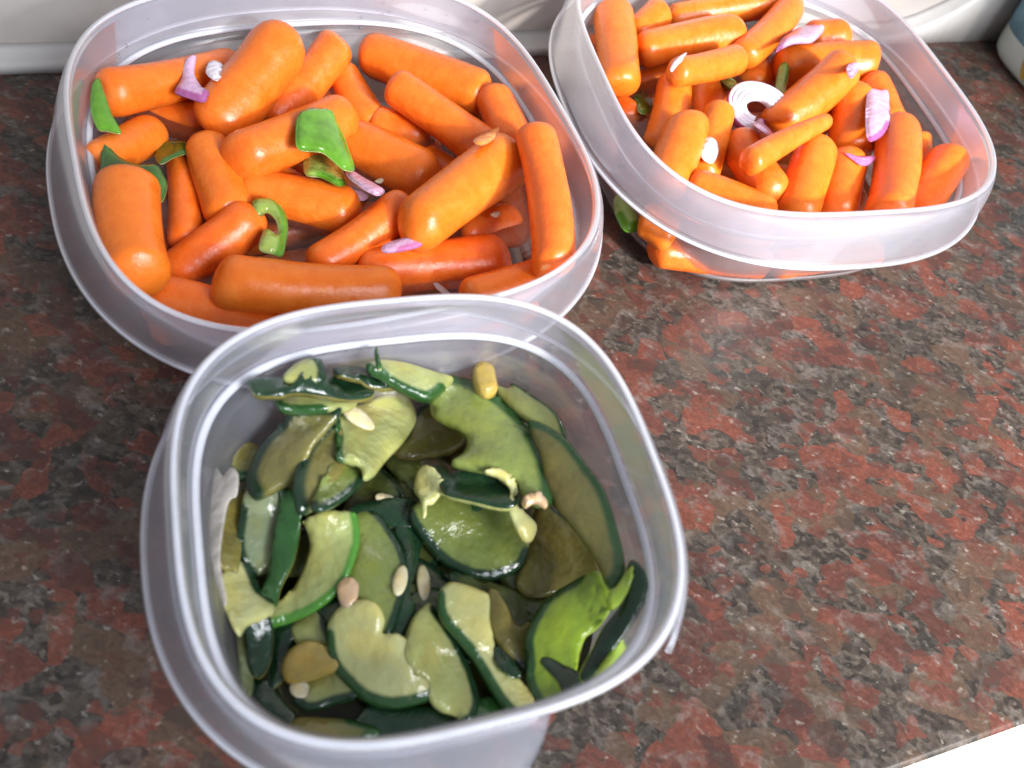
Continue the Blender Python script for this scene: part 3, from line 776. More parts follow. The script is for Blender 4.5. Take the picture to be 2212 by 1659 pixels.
S('L', 'pepper_piece', [(200, 190), (214, 174), (226, 205), (242, 250), (263, 293), (232, 288), (212, 282), (197, 240)], 'bright green pepper triangle against the side wall', 'pepper piece', rind='pepper', face='skin', flesh='pepin', thick=.24, zfix=4.0, tilt=(-.15, .1))
C('L', 735, 298, 944, 400, 110, 122, 'thick carrot with a wet pale tip beside the onion strip')
C('L', 520, 405, 782, 472, 98, 122, 'thick carrot below the pepper curl')
C('L', 672, 580, 882, 438, 80, 92, 'slender carrot slanting between two thick carrots')
C('L', 572, 268, 738, 84, 92, 84, 'slanting carrot standing against the far wall')
C('L', 768, 588, 1102, 562, 96, 122, 'thick carrot with a ragged shaved end')
C('L', 875, 508, 1112, 332, 118, 128, 'thick sunlit diagonal carrot')
S('L', 'pepper_piece', [(222, 320), (232, 317), (262, 345), (300, 362), (338, 362), (352, 380), (362, 405), (352, 440), (338, 432), (330, 405), (300, 392), (258, 398), (220, 396), (218, 355)], 'curved dark green pepper strip behind the big blunt carrot', 'pepper piece', rind='pepperdark', face='skin', flesh='pepin', thick=.24, skin=(0, 4), zfix=3.75)
C('L', 494, 348, 760, 238, 120, 92, 'thick carrot under the pepper curl')
C('L', 452, 290, 620, 82, 128, 132, 'fattest carrot standing against the far wall')
C('L', 365, 602, 560, 452, 96, 104, 'carrot ending at the hooked pepper ring', zfix=(2.0, 3.0))
C('L', 305, 640, 650, 745, 112, 112, 'pitted carrot along the front wall', zfix=(2.6, 1.95))
C('L', 460, 604, 868, 628, 122, 112, 'longest carrot beside the pitted one', zfix=(3.5, 2.9))
C('L', 276, 382, 310, 616, 132, 140, 'big blunt carrot leaning on the side wall', zfix=(4.0, 4.0))
C('L', 1152, 278, 1196, 592, 92, 98, 'upright carrot along the right wall')
S('L', 'onion_piece', [(402, 136), (424, 126), (420, 160), (436, 190), (452, 205), (440, 222), (405, 212), (378, 198), (392, 170)], 'purple onion shred with a white tip', 'onion piece', flesh='lilac', rind='purple', skin=(4, 7), thick=.2)
S('L', 'onion_piece', [(457, 128), (484, 143), (470, 175), (444, 156)], 'small square white onion chip on the far carrot', 'onion piece', flesh='white', rind='cream', thick=.12, smooth=3)
S('L', 'pepper_piece', [(658, 345), (690, 334), (728, 348), (744, 378), (748, 402), (728, 406), (695, 388), (660, 380)], 'pale inner side of a pepper strip below the curl', 'pepper piece', rind='pepper', flesh='pepin', thick=.24, skin=(3, 6))
S('L', 'pepper_piece', [(648, 246), (690, 240), (722, 246), (738, 278), (752, 320), (766, 366), (744, 370), (718, 348), (694, 330), (646, 318), (638, 285)], 'bright green curled pepper piece on top of the carrots', 'pepper piece', rind='pepper', face='skin', flesh='pepin', thick=.3, curl=-.35, lift=.1)
S('L', 'pepper_piece', [(545, 438), (580, 431), (608, 448), (622, 485), (618, 525), (610, 555), (590, 552), (560, 540), (568, 505), (582, 500), (600, 510), (596, 480), (578, 462), (558, 470)], 'hooked green pepper ring with a pale inner flap', 'pepper piece', rind='pepper', flesh='pepin', thick=.3, skin=(0, 5))
S('L', 'onion_piece', [(746, 382), (762, 373), (800, 398), (830, 420), (812, 430), (775, 410)], 'pale pink onion strip beside the pepper curl', 'onion piece', flesh='lilac', rind='purple', skin=(0, 0), thick=.2)
S('L', 'onion_piece', [(826, 532), (850, 520), (896, 514), (912, 528), (870, 542), (830, 545)], 'pink onion flake on the ragged shaved carrot', 'onion piece', flesh='lilac', rind='pink', skin=(3, 4), thick=.14)
S('L', 'onion_piece', [(936, 612), (950, 615), (975, 635), (966, 640), (945, 624)], 'tiny curled onion thread by the front rim', 'onion piece', flesh='white', rind='pink', thick=.1)
S('L', 'carrot_shaving', [(1022, 306), (1050, 285), (1078, 274), (1070, 300), (1042, 316)], 'thin pale carrot shaving beside the sunlit diagonal carrot', 'carrot piece', flesh='orange', rind='cream', thick=.12)
for px, w in (((820, 388), 'on the thick carrot beside the onion strip'), ((1070, 463), 'beside the stubby wedged carrot')):
    S('L', 'pepper_seed', [(px[0] - 11, px[1] + 2), (px[0], px[1] - 5), (px[0] + 11, px[1] - 2), (px[0] + 2, px[1] + 6)], 'tiny cream pepper seed ' + w, 'seed', flesh='ivory', rind='cream', thick=.12)

# ---- right container, bottom to top
C('R', 1402, 538, 1664, 572, 74, 66, 'carrot pressed flat along the foot of the front wall', zfix=(1.0, .9))
C('R', 1668, 572, 1900, 546, 64, 60, 'carrot along the foot of the front wall near its corner', zfix=(.9, .9))
C('R', 1385, 462, 1455, 520, 80, 76, 'short carrot glimpsed through the clear side wall', zfix=(2.1, 1.9))
S('R', 'pepper_piece', [(1322, 440), (1345, 425), (1372, 470), (1378, 500), (1350, 508), (1330, 480)], 'green pepper bits seen through the clear side wall', 'pepper piece', rind='pepper', flesh='pepin', thick=.5, zfix=1.3, skin=(3, 5))
C('R', 1355, 190, 1500, 148, 56, 60, 'dark carrot under the smallest stubby carrot')
C('R', 1280, 82, 1316, 178, 52, 56, 'thin carrot against the side wall')
C('R', 1300, 215, 1368, 272, 78, 84, 'shiny carrot butt pressed on the side wall')
S('R', 'pepper_piece', [(1368, 210), (1390, 200), (1408, 220), (1404, 246), (1380, 244)], 'dark green pepper piece sunk beside the side wall', 'pepper piece', rind='pepperdark', face='skin', flesh='pepin', thick=.25)
C('R', 1652, 130, 1618, 190, 66, 76, 'stubby carrot butt above the onion half ring')
C('R', 1520, 180, 1538, 285, 84, 86, 'shaded carrot left of the onion half ring')
S('R', 'pepper_piece', [(1545, 172), (1560, 166), (1575, 180), (1590, 195), (1580, 202), (1560, 192)], 'small green pepper cube above the onion half ring', 'pepper piece', rind='pepper', flesh='pepin', thick=.35, skin=(0, 2))
C('R', 1600, 395, 1690, 470, 66, 66, 'sunken carrot by the front wall')
C('R', 1984, 285, 1994, 400, 54, 54, 'mostly hidden carrot by the right wall')
C('R', 1586, 292, 1682, 432, 84, 90, 'carrot crossing under the slim pointed carrot')
C('R', 1458, 165, 1426, 335, 78, 90, 'long carrot with a pale fleck near its lower end')
C('R', 1362, 80, 1432, 20, 62, 72, 'short knobbly carrot by the far wall')
C('R', 1440, 42, 1692, 0, 66, 66, 'long shiny carrot along the far wall')
C('R', 1738, 85, 1830, 78, 74, 82, 'carrot half covered by the long purple onion strip')
C('R', 1597, 128, 1712, 10, 68, 72, 'slanting carrot beside the long purple onion strip')
C('R', 1876, 165, 1926, 280, 66, 72, 'carrot under the shiny curved onion rectangle')
C('R', 1558, 226, 1512, 395, 68, 76, 'carrot carrying the white onion cube')
C('R', 1672, 146, 1894, 132, 88, 92, 'thick carrot carrying the small lilac onion tab')
S('R', 'pepper_piece', [(1684, 140), (1704, 140), (1698, 185), (1692, 212), (1674, 205), (1678, 165)], 'green pepper matchstick standing above the onion half ring', 'pepper piece', rind='pepper', flesh='pepin', thick=.3, skin=(0, 2))
C('R', 1836, 190, 1836, 342, 92, 98, 'wide flat carrot beside the curved onion rectangle')
C('R', 1377, 112, 1597, 72, 76, 84, 'long carrot with a peeled patch')
C('R', 1322, 18, 1340, 194, 86, 92, 'upright carrot leaning on the side wall')
C('R', 1492, 250, 1432, 415, 92, 98, 'thick carrot beside the white onion cube')
C('R', 1486, 398, 1672, 470, 76, 78, 'carrot lying along the front rim')

# onion half ring: concentric layers, each a part
def onion_ring():
    hm = HMS['R']; cpx = (1634, 243)
    z = 3.0
    for _ in range(4):
        c = ray(*cpx, z); g = c[None, :2] + np.stack(np.meshgrid(np.linspace(-.8, .8, 13), np.linspace(-.8, .8, 13)), -1).reshape(-1, 2)
        z = float(np.percentile([hm.first_hit(cpx[0] + du, cpx[1] + dv)[2] for du in (-40, -20, 0, 20, 40) for dv in (-40, -20, 0, 20, 40)], 92)) + .35
    c = ray(*cpx, z)
    e1 = ray(cpx[0] + 60, cpx[1], z) - c; R = np.linalg.norm(e1); a_img = math.atan2(e1[1], e1[0])
    root = empty('onion_half_ring', c); tag(root, 'cut red onion half ring with white layers and a purple edge', 'onion piece')
    tilt = Matrix.Rotation(.18, 3, 'X')
    bands = [(1.03, .905), (.90, .765), (.76, .625), (.62, .40)]
    for i, (ro, ri) in enumerate(bands):
        V, F = [], []; n = 40; a0, a1 = math.radians(-8 + i * 4), math.radians(252 - i * 5)
        hgt = .34 - .02 * i
        for j in range(n + 1):
            a = a_img + a0 + (a1 - a0) * j / n; wob = 1 + .02 * math.sin(3 * a + i)
            ca, sa = math.cos(a), math.sin(a)
            for rr, zz in ((ro * .985, .02), (ro, .10), (ro, hgt - .05), (ro * .985, hgt), (ri * 1.02, hgt + .01), (ri, hgt - .05), (ri, .1), (ri * 1.02, .02)):
                p = tilt @ Vector((rr * R * wob * ca, rr * R * wob * sa * 1.02, zz)); V.append(c + np.array(p))
        k = 8
        for j in range(n):
            for q in range(k):
                F.append((j * k + q, (j + 1) * k + q, (j + 1) * k + (q + 1) % k, j * k + (q + 1) % k))
        F.append(tuple(reversed(range(k)))); F.append(tuple(n * k + q for q in range(k)))
        o = mesh_obj('layer', V, F, None, root, mats=[M['onion'], M['skin']], origin=c)
        rv = np.array([(1.0 if i == 0 else .8) if q in (0, 1, 2) else ((.80 if i == 0 else .55) if q == 3 else (.2 if i == 0 else 0.0)) for _ in range(n + 1) for q in range(k)], np.float32)
        at = o.data.attributes.new('rind', 'FLOAT', 'POINT'); at.data.foreach_set('value', rv)
        o.color = (.74, .66, .73, 1); o['rind_colour'] = [.42, .16, .38, 1.0]
    hm.put_capsule(c + np.array([-.3, 0, 0]), c + np.array([.3, 0, 0]), .5, .5)
onion_ring()
S('R', 'onion_piece', [(1622, 280), (1640, 262), (1666, 292), (1668, 304), (1650, 302)], 'purple onion wedge under the half ring', 'onion piece', flesh='lilac', rind='purple', skin=(1, 3), thick=.2)
C('R', 1664, 276, 1832, 138, 88, 98, 'thick carrot resting on the onion half ring')
C('R', 1770, 306, 1716, 480, 88, 100, 'carrot with a white peeled nick at the front', zfix=(3.9, 3.0))
C('R', 1834, 330, 1800, 480, 92, 98, 'carrot under the magenta onion flake', zfix=(3.4, 2.5))
C('R', 2062, 328, 1955, 476, 84, 92, 'front corner carrot slanting to the right wall')
C('R', 1938, 270, 1916, 474, 94, 102, 'tallest upright carrot at the front')
C('R', 1612, 356, 1792, 258, 66, 34, 'slim pointed carrot')
C('R', 1452, 158, 1600, 126, 62, 66, 'smallest stubby carrot with the white onion sliver')
S('R', 'onion_piece', [(1447, 150), (1456, 132), (1472, 118), (1484, 113), (1478, 126), (1464, 142), (1452, 156)], 'white onion sliver on the end of a stubby carrot', 'onion piece', flesh='white', rind='cream', thick=.14)
S('R', 'onion_piece', [(1676, 112), (1690, 84), (1722, 62), (1768, 50), (1780, 64), (1770, 80), (1752, 95), (1715, 98), (1690, 106)], 'long purple onion strip across the far carrots', 'onion piece', flesh='lilac', rind='purple', skin=(0, 3), thick=.26, curl=-.15)
S('R', 'onion_piece', [(1828, 145), (1846, 136), (1855, 150), (1836, 172)], 'small lilac onion tab on a thick carrot', 'onion piece', flesh='lilac', rind='purple', thick=.18, smooth=3)
S('R', 'onion_piece', [(1874, 192), (1896, 190), (1921, 193), (1922, 230), (1919, 272), (1904, 294), (1882, 298), (1871, 270), (1870, 225)], 'shiny curved onion rectangle near the right wall', 'onion piece', flesh='lilac', rind='purple', skin=(4, 6), thick=.2, curl=-.2)
S('R', 'onion_piece', [(1519, 306), (1540, 310), (1550, 330), (1538, 354), (1515, 340)], 'white onion cube on a slanting carrot', 'onion piece', flesh='white', rind='cream', thick=.34, smooth=3)
S('R', 'onion_piece', [(1824, 332), (1850, 340), (1886, 342), (1880, 356), (1860, 358), (1842, 348)], 'magenta onion flake between two front carrots', 'onion piece', flesh='lilac', rind='pink', skin=(0, 5), thick=.16)

# ------------------------------------------------------------------ cucumbers in the small container
def X(c, pts):
    ox, oy = dict(A=(274.3, 713.2), B=(822.9, 713.2), C=(274.3, 1165.2), D=(822.9, 1165.2))[c]
    return [(ox + x * .2976, oy + y * .2976) for x, y in pts]
GF = 'cucumber slices in the small deep container'
def K(c, pts, label, **kw):
    kw.setdefault('group', GF)
    P_ = np.array(X(c, pts)); m_ = P_.mean(0); P_ = m_ + (P_ - m_) * kw.pop('grow', 1.10)
    return S('F', kw.pop('name', 'cucumber_slice'), P_.tolist(), label, kw.pop('cat', 'cucumber slice'), **kw)

# hidden slices that carry the heap, flesh darkened to paint the gaps' shade
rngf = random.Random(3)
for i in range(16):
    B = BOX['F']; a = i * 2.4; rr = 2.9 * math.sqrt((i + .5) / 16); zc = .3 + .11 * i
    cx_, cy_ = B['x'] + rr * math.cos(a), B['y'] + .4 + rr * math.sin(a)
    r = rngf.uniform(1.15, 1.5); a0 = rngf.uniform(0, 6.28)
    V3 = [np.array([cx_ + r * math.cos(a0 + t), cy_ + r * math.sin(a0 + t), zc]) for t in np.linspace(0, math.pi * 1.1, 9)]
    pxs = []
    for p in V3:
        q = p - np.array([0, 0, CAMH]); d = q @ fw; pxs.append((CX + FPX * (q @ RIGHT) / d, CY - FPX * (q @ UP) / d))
    S('F', 'cucumber_slice', pxs, 'shade-darkened cucumber half slice buried under the heap in the small container', 'cucumber slice', flesh='under', rind='dark', skin=(0, 8), thick=.3, group=GF, blend=.2)

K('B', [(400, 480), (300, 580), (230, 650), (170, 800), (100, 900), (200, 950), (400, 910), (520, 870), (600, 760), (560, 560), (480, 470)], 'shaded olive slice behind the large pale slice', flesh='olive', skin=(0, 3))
K('A', [(780, 950), (870, 860), (950, 870), (960, 1000), (910, 1060), (800, 1060)], 'small yellowish end piece by the left wall', flesh='olive', rind='mid', skin=(3, 5))
K('A', [(1150, 340), (1240, 235), (1370, 205), (1415, 250), (1420, 350), (1280, 370)], 'pale wedge standing at the back of the heap', flesh='pale', skin=(2, 4), lift=.35)
K('B', [(830, 420), (930, 450), (970, 410), (1100, 500), (1240, 590), (1310, 700), (1330, 820), (1280, 800), (1210, 720), (1050, 650), (920, 540)], 'narrow slice with a thin bright rind at the back right', flesh='pale', rind='mid', skin=(2, 6), thick=.4)
K('B', [(670, 320), (720, 260), (800, 290), (825, 370), (830, 450), (760, 480), (690, 430)], 'small yellow seedy core lump at the back', name='cucumber_core', flesh='brown', rind='cream', thick=.5)
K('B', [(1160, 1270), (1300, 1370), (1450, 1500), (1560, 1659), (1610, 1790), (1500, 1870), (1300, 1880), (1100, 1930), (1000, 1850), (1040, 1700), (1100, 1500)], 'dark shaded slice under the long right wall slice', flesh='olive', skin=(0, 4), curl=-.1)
K('C', [(800, 600), (860, 620), (890, 760), (910, 930), (900, 1100), (850, 1120), (820, 900)], 'thin translucent strip along the left wall', flesh='grey')
K('C', [(1230, 620), (1420, 500), (1450, 640), (1490, 760), (1440, 820), (1280, 790), (1210, 700)], 'pale slice under the leaf shaped slice', flesh='pale', skin=(1, 3))
K('C', [(1060, 680), (1180, 630), (1230, 720), (1180, 840), (1150, 1000), (1060, 1080), (1020, 950), (1035, 780)], 'black green skin side of a slice beside the brown core', flesh='olive', face='skin')
K('A', [(1640, 1310), (1800, 1270), (2000, 1250), (2120, 1290), (2130, 1420), (1990, 1460), (1830, 1420), (1650, 1410)], 'dark wrinkled skin strip with bluish glints in the middle', flesh='olive', face='skin', curl=.1)
K('D', [(0, 1200), (200, 1230), (420, 1230), (580, 1280), (590, 1380), (300, 1440), (0, 1480), (-200, 1440), (-120, 1280)], 'dark wet skin side under the front rim', flesh='olive', face='skin', rind='dark')
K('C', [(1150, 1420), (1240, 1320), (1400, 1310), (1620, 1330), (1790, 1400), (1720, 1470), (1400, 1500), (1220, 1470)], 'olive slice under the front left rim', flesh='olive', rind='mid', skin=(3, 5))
K('C', [(930, 1080), (1040, 1050), (1150, 1200), (1220, 1290), (1190, 1370), (1080, 1300), (960, 1200)], 'dark glossy skin piece at the front left corner', flesh='olive', face='skin')
K('D', [(640, 1220), (800, 1160), (920, 1240), (1100, 1180), (1180, 1230), (900, 1330), (650, 1370), (570, 1380)], 'deep green slice edge at the front rim', flesh='green', rind='mid', face='skin')
K('D', [(780, 430), (830, 400), (900, 500), (980, 640), (1060, 620), (1090, 760), (1090, 950), (980, 920), (870, 800), (790, 640)], 'olive slice between the long pale slice and the lime slice', flesh='olive', skin=(5, 7))
K('A', [(1090, 490), (1200, 470), (1400, 450), (1530, 480), (1640, 530), (1580, 580), (1400, 595), (1200, 605), (1120, 575)], 'pale slice lying under the dark skin strip at the back', flesh='pale', rind='mid', skin=(6, 0), thick=.36)
K('A', [(1520, 600), (1300, 610), (1130, 690), (990, 830), (910, 990), (890, 1100), (930, 1185), (1000, 1185), (1180, 1080), (1280, 960), (1340, 840), (1430, 740)], 'olive crescent slice at the back left', flesh='olive', skin=(0, 6), rw=1.2, lift=.08)
K('A', [(1500, 690), (1340, 800), (1260, 950), (1220, 1130), (1250, 1290), (1350, 1270), (1480, 1120), (1560, 1000), (1560, 800)], 'second olive crescent slice partly under the seed slice', flesh='olive', skin=(0, 4), rw=1.2, lift=.08)
K('A', [(780, 1230), (880, 1260), (840, 1400), (810, 1700), (760, 1720), (670, 1680), (700, 1400), (740, 1280)], 'narrow ochre slice against the left wall', flesh='olive')
K('A', [(880, 1210), (1030, 1195), (1120, 1240), (1100, 1500), (1040, 1700), (900, 1760), (830, 1659), (820, 1500), (840, 1350)], 'translucent grey slice with a bluish sheen at the left', flesh='grey', skin=(5, 8))
K('A', [(650, 1040), (700, 1100), (750, 1040), (800, 1090), (790, 1220), (740, 1260), (705, 1400), (680, 1659), (720, 1900), (690, 1920), (620, 1659), (605, 1450), (620, 1250)], 'papery white torn strip against the left wall', name='onion_skin', cat='onion piece', flesh='paper', rind='cream', thick=.08, zfix=4.2, tilt=(.5, -.1), group=None)
K('C', [(720, 290), (800, 230), (900, 240), (960, 370), (1040, 440), (1050, 520), (980, 570), (870, 610), (820, 680), (760, 590), (710, 440)], 'pale creamy slice at the left edge', flesh='cream', skin=(2, 4), thick=.36)
K('C', [(860, 610), (980, 580), (1050, 640), (1040, 850), (970, 980), (900, 950), (880, 750)], 'dark green skin side beside the pale left slice', flesh='olive', face='skin')
K('A', [(1100, 1190), (1190, 1230), (1250, 1330), (1240, 1500), (1200, 1680), (1120, 1850), (1080, 1990), (980, 1930), (1030, 1750), (1080, 1450), (1110, 1300)], 'long green skin strip beside the leaf shaped slice', flesh='olive', rind='mid', face='skin')
K('D', [(90, -20), (200, -60), (280, 30), (270, 130), (240, 250), (200, 400), (240, 480), (190, 620), (120, 720), (20, 730), (60, 600), (110, 450), (150, 300), (140, 100)], 'dark skin strip running down the middle of the heap', flesh='green', face='skin')
K('C', [(1640, -100), (1800, -140), (1920, 0), (1990, 130), (2015, 300), (1960, 520), (1880, 710), (1840, 620), (1740, 540), (1640, 430), (1600, 300), (1640, 100)], 'green slice right of the leaf shaped slice', flesh='green', skin=(1, 6), curl=-.1)
K('B', [(1060, 690), (1200, 735), (1350, 850), (1480, 1000), (1580, 1140), (1660, 1330), (1710, 1500), (1745, 1700), (1730, 1820), (1660, 1905), (1610, 1850), (1580, 1760), (1490, 1590), (1340, 1400), (1250, 1270), (1190, 1130), (1150, 950), (1090, 800)], 'longest crescent slice along the right wall', flesh='olive', rind='mid', skin=(0, 9), zfix=4.3, tilt=(.3, 0), grow=1.0, rw=1.1)
K('B', [(240, 1400), (400, 1230), (550, 1190), (680, 1240), (820, 1290), (920, 1370), (1000, 1450), (1030, 1560), (1010, 1650), (960, 1740), (800, 1800), (650, 1790), (520, 1720), (400, 1620)], 'round green slice with a darker centre in the middle', flesh='green', skin=(8, 0), thick=.36, curl=.15)
K('B', [(520, 1330), (640, 1260), (760, 1260), (700, 1340), (600, 1400)], 'small deep green rind scrap on the round slice', flesh='green', face='skin', thick=.2, rind='mid')
K('A', [(1560, 980), (1690, 960), (1720, 1060), (1600, 1190), (1440, 1290), (1350, 1260), (1420, 1120), (1500, 1020)], 'folded flap below the seed slice', flesh='green', skin=(2, 5), thick=.24)
K('A', [(1530, 650), (1600, 590), (1850, 545), (2010, 570), (2065, 680), (1990, 800), (1870, 920), (1790, 1030), (1720, 1060), (1690, 980), (1540, 950), (1540, 800), (1515, 730)], 'pale slice carrying one oval seed', flesh='pale', rind='mid', skin=(10, 0), thick=.34)
K('A', [(915, 400), (960, 360), (1100, 345), (1400, 335), (1700, 340), (1750, 400), (1720, 480), (1500, 500), (1250, 470), (1080, 470), (970, 470)], 'long dark skin strip pointing left at the back', flesh='olive', face='skin', lift=.1)
K('A', [(1520, 290), (1640, 268), (1760, 290), (1900, 340), (1960, 400), (1850, 420), (1700, 390), (1560, 360)], 'dark folded skin with a bluish glint at the back', flesh='olive', face='skin')
K('B', [(-80, 270), (0, 235), (160, 250), (350, 310), (495, 350), (420, 440), (330, 495), (200, 455), (60, 380), (-60, 330)], 'yellow green slice lying across the back', flesh='pale', rind='mid', skin=(5, 9), thick=.4, lift=.1)
K('B', [(-45, 140), (-22, 120), (-12, 200), (10, 250), (-30, 250)], 'thin green stalk sticking up at the back', name='cucumber_peel', flesh='green', rind='mid', face='skin', thick=.14, lift=.4)
K('B', [(500, 410), (640, 430), (800, 520), (950, 620), (1050, 740), (1140, 900), (1195, 1060), (1200, 1220), (1100, 1240), (1000, 1140), (960, 1080), (850, 1030), (700, 1000), (540, 950), (620, 880), (640, 790), (560, 720), (430, 650), (395, 560), (430, 470)], 'large light green crescent slice on top of the heap', flesh='green', rind='mid', skin=(0, 7), thick=.42, curl=-.1, lift=.15, rw=1.5)
K('B', [(310, 960), (400, 935), (550, 1000), (750, 1050), (870, 1110), (965, 1190), (950, 1255), (850, 1270), (650, 1235), (480, 1190), (430, 1110), (320, 1010)], 'grey green curled skin piece below the large crescent', flesh='pale', face='skin', curl=-.15, rind='dark', lift=.1)
K('B', [(270, 1050), (330, 1020), (420, 1110), (435, 1180), (380, 1245), (335, 1260), (330, 1330), (305, 1345), (290, 1220), (252, 1150)], 'knobbly pale scrap hanging off the curled skin', flesh='cream', thick=.32)
K('B', [(770, 1050), (850, 1035), (950, 1105), (985, 1190), (965, 1250), (1050, 1330), (1115, 1410), (1085, 1500), (1025, 1490), (955, 1360), (925, 1270), (935, 1180), (860, 1095)], 'pale hooked edge strip beside the curled skin', flesh='cream', rind='mid', thick=.26)
K('C', [(1300, -40), (1330, 60), (1310, 170), (1230, 330), (1130, 450), (1025, 590), (1050, 635), (1180, 590), (1400, 485), (1560, 330), (1640, 130), (1660, 0), (1640, -125), (1580, -138), (1400, -110), (1290, -60)], 'leaf shaped slice with a bright rind edge', flesh='pale', rind='bright', skin=(6, 12), thick=.3, lift=.2, tilt=(.12, 0))
K('C', [(1500, 640), (1580, 540), (1700, 505), (1810, 540), (1860, 640), (1850, 725), (1950, 730), (2050, 800), (2110, 950), (2180, 1060), (2190, 1130), (1950, 1200), (1750, 1160), (1600, 1030), (1505, 900), (1485, 750)], 'thick creamy white slice near the front', flesh='cream', rind='mid', skin=(10, 15), thick=.45, lift=.1)
K('C', [(1320, 1040), (1400, 990), (1530, 960), (1650, 1080), (1630, 1170), (1500, 1200), (1330, 1250), (1220, 1180), (1290, 1120)], 'small pale slice below the brown core', flesh='pale', skin=(4, 7))
K('C', [(1140, 960), (1190, 850), (1310, 780), (1430, 805), (1510, 900), (1510, 970), (1390, 1010), (1280, 1040), (1180, 1040)], 'amber brown core piece near the front left', name='cucumber_core', flesh='brown', rind='cream', thick=.5)
K('D', [(200, 740), (250, 620), (350, 525), (400, 580), (480, 700), (560, 830), (635, 980), (675, 1150), (645, 1290), (590, 1335), (520, 1265), (420, 1225), (350, 1150), (330, 1045), (240, 1005), (175, 880)], 'wet glossy slice beside the creamy white one', flesh='pale', skin=(3, 9), thick=.38)
K('D', [(430, 490), (500, 395), (600, 395), (740, 445), (775, 500), (775, 620), (800, 750), (830, 880), (950, 980), (1035, 1080), (1065, 1150), (1050, 1225), (980, 1275), (895, 1245), (800, 1100), (680, 900), (560, 760), (455, 640)], 'long pale club shaped slice at the front', flesh='cream', rind='mid', skin=(13, 0), thick=.45, lift=.12)
K('D', [(820, 790), (900, 820), (990, 930), (1010, 990), (940, 1005), (850, 930)], 'small dark skin scrap beside the club shaped slice', flesh='green', face='skin', thick=.2)
K('D', [(1780, 230), (1830, 195), (1905, 270), (1925, 380), (1885, 500), (1800, 640), (1700, 780), (1600, 920), (1530, 1010), (1470, 950), (1550, 780), (1620, 640), (1740, 470)], 'dark glossy skin piece against the right wall', flesh='lime', face='skin', lift=.05, tilt=(.2, 0))
K('D', [(1080, 880), (1065, 740), (1130, 580), (1230, 440), (1400, 340), (1560, 305), (1640, 350), (1660, 450), (1620, 560), (1560, 650), (1480, 710), (1430, 830), (1400, 950), (1330, 1050), (1335, 1150), (1180, 1215), (1130, 1130), (1085, 1000)], 'bright lime half moon slice at the front right', flesh='lime', rind='mid', skin=(14, 4), thick=.3, lift=.1)
K('D', [(1180, 890), (1240, 865), (1390, 950), (1480, 1020), (1500, 1075), (1400, 1125), (1330, 1125), (1290, 1020)], 'dark skin scrap over the lime half moon', flesh='green', face='skin', thick=.2)
K('D', [(1805, 220), (1800, 330), (1745, 450), (1680, 495), (1650, 425), (1720, 330)], 'yellow green cut edge at the right wall', flesh='lime', thick=.25, lift=.1)
K('D', [(1730, 740), (1765, 800), (1705, 900), (1675, 965), (1620, 1025), (1530, 1075), (1505, 1050), (1590, 930), (1680, 800)], 'lime cut edge at the front right rim', flesh='lime', thick=.25)

def oval(c, x, y, a, b, ang, n=8):
    ca, sa = math.cos(ang), math.sin(ang)
    return [(x + a * math.cos(t) * ca - b * math.sin(t) * sa, y + a * math.cos(t) * sa + b * math.sin(t) * ca) for t in np.linspace(0, 2 * math.pi, n, endpoint=False)]
for c, x, y, a, b, ang, lab in (
        ('A', 1680, 655, 118, 48, .48, 'oval tan seed on the pale slice at the back left'),
        ('A', 1870, 1230, 65, 36, .2, 'pinkish seed sunk in the dark gap in the middle'),
        ('C', 1980, 310, 105, 48, -1.35, 'teardrop cream seed on the green slice'),
        ('C', 2150, 320, 125, 44, 1.5, 'long cream seed beside the dark middle strip'),
        ('C', 1255, 1095, 68, 58, .3, 'round white seed below the brown core'),
        ('C', 1345, -2880, 1, 1, 0, None)):
    if lab: K(c, oval(c, x, y, a, b, ang), lab, name='cucumber_seed', cat='seed', flesh='ivory', rind='cream', thick=.16, group=None, blend=.1)
K('C', [(1535, 350), (1600, 295), (1668, 340), (1662, 440), (1600, 525), (1545, 440)], 'pink tipped garlic chip above the creamy white slice', name='garlic_chip', cat='garlic', flesh='garlic', rind='cream', thick=.28, group=None)
K('B', [(1040, 1220), (1110, 1182), (1195, 1215), (1195, 1280), (1120, 1250), (1060, 1275)], 'tan bean shaped garlic chip by the right wall slice', name='garlic_chip', cat='garlic', flesh='garlic', rind='cream', thick=.26, group=None)

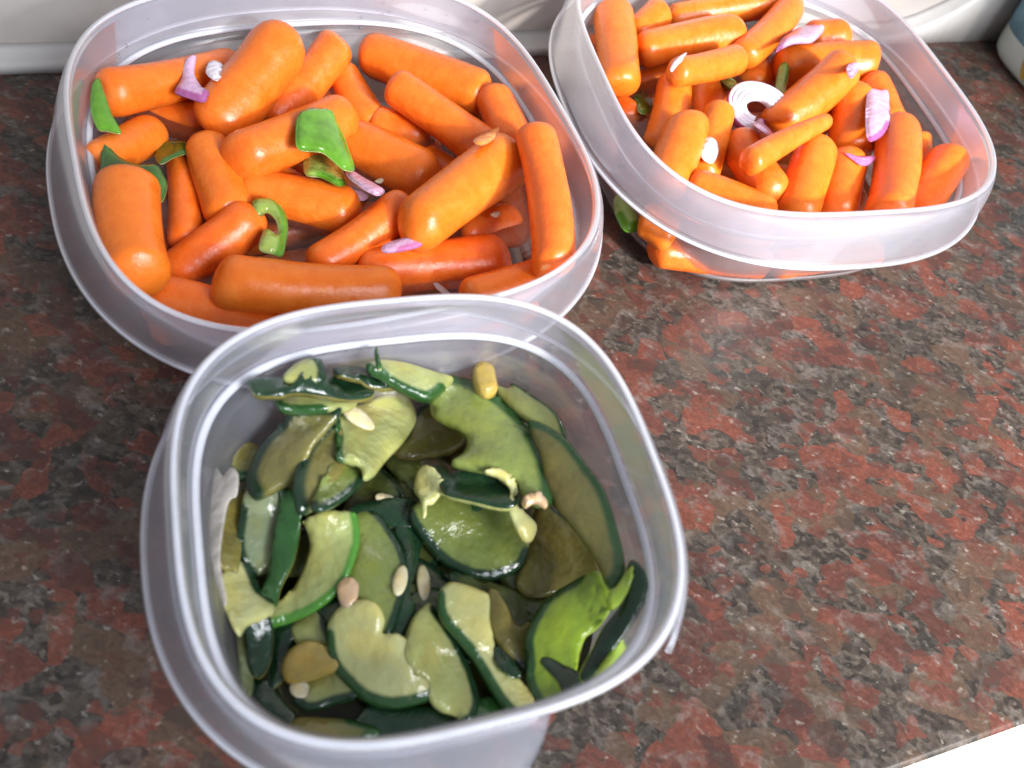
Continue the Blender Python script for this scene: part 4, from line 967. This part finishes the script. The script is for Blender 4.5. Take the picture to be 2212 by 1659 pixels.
# ------------------------------------------------------------------ plastic tub at the right edge
def tub():
    rot = 0.5655; c0 = ray(2110, 84, 0); ex, ey = E1, E2
    a, b = 5.6, 4.6
    ctr = c0 + ex * (a - .15) - ey * (b - .05); 
    root = empty('plastic_tub', ctr); tag(root, 'grimy pale plastic tub with a blue label by the wall', 'tub')
    n = 96; T = np.linspace(0, 2 * math.pi, n, endpoint=False)
    def ring(off, z, e=4.5):
        c, s = np.cos(T), np.sin(T)
        u = (a + off) * np.sign(c) * np.abs(c) ** (2 / e); v = (b + off) * np.sign(s) * np.abs(s) ** (2 / e)
        return ctr[None] + u[:, None] * ex + v[:, None] * ey + np.array([0, 0, z])
    def loft_(name, prof, mat, sel=None, caps=False):
        V = np.concatenate([ring(*p) for p in prof]); F = []
        for i in range(len(prof) - 1):
            for j in range(n):
                if sel is not None and not sel[j]: continue
                F.append((i * n + j, i * n + (j + 1) % n, (i + 1) * n + (j + 1) % n, (i + 1) * n + j))
        if caps: F.append(tuple(reversed(range(n)))); F.append(tuple(range((len(prof) - 1) * n, len(prof) * n)))
        return mesh_obj(name, V, F, mat, root, origin=ctr)
    loft_('body', [(-.55, .01), (-.25, .08), (-.08, .3), (0, .7), (.1, 2.5), (.3, 7.0), (.5, 7.1), (.5, 7.5), (.3, 7.6)], M['tub'], caps=True)
    loft_('label_band', [(.045, 1.55), (.06, 1.56), (.16, 3.0), (.31, 6.2), (.29, 6.22)], M['label'])
    V, F = [], []
    for i, (t, w) in enumerate(((0, .16), (.25, .22), (.5, .30), (.75, .26), (1, .10))):
        z = 1.75 - 1.35 * t; base_ = ctr - ex * (a + .01 + .02 * z) + ey * (1.15 - .5 * t)
        for sgn in (-1, 1): V.append(base_ - ex * .035 + ey * w * sgn + np.array([0, 0, z]))
        for sgn in (-1, 1): V.append(base_ + ex * .02 + ey * w * sgn + np.array([0, 0, z]))
    for i in range(4):
        F += [(i * 4, i * 4 + 4, i * 4 + 5, i * 4 + 1)]
    mesh_obj('dried_drip', V, F, M['stain'], root, origin=ctr)
tub()

# ------------------------------------------------------------------ droplets on the inside of the left container's far wall
def droplets():
    bm = bmesh.new(); rng = random.Random(11); B = BOX['L']
    for i in range(46):
        t = rng.uniform(.15, 1.45) * math.pi; z = rng.uniform(3.1, 4.9); j = int(t / (2 * math.pi) * NSEG) % NSEG
        off = wall_off('L', z) - .04 if z < B['H'] - B['sd'] - .12 else -.19 + (z - 4.3) * .06
        p = loop('L', off, z, B['nst'])[j]; r = rng.uniform(.018, .055)
        bmesh.ops.create_icosphere(bm, subdivisions=2, radius=r * U, matrix=Matrix.Translation(Vector((p - np.array([B['x'], B['y'], 3.0])) * U)))
    me = bpy.data.meshes.new('water_droplets'); bm.to_mesh(me); bm.free(); me.materials.append(M['drop'])
    me.polygons.foreach_set('use_smooth', [True] * len(me.polygons))
    o = bpy.data.objects.new('water_droplets', me); col.objects.link(o); o.location = np.array([B['x'], B['y'], 3.0]) * U
    tag(o, 'fine water droplets clinging to the inner wall above the carrots', 'droplets', kind='stuff')
droplets()
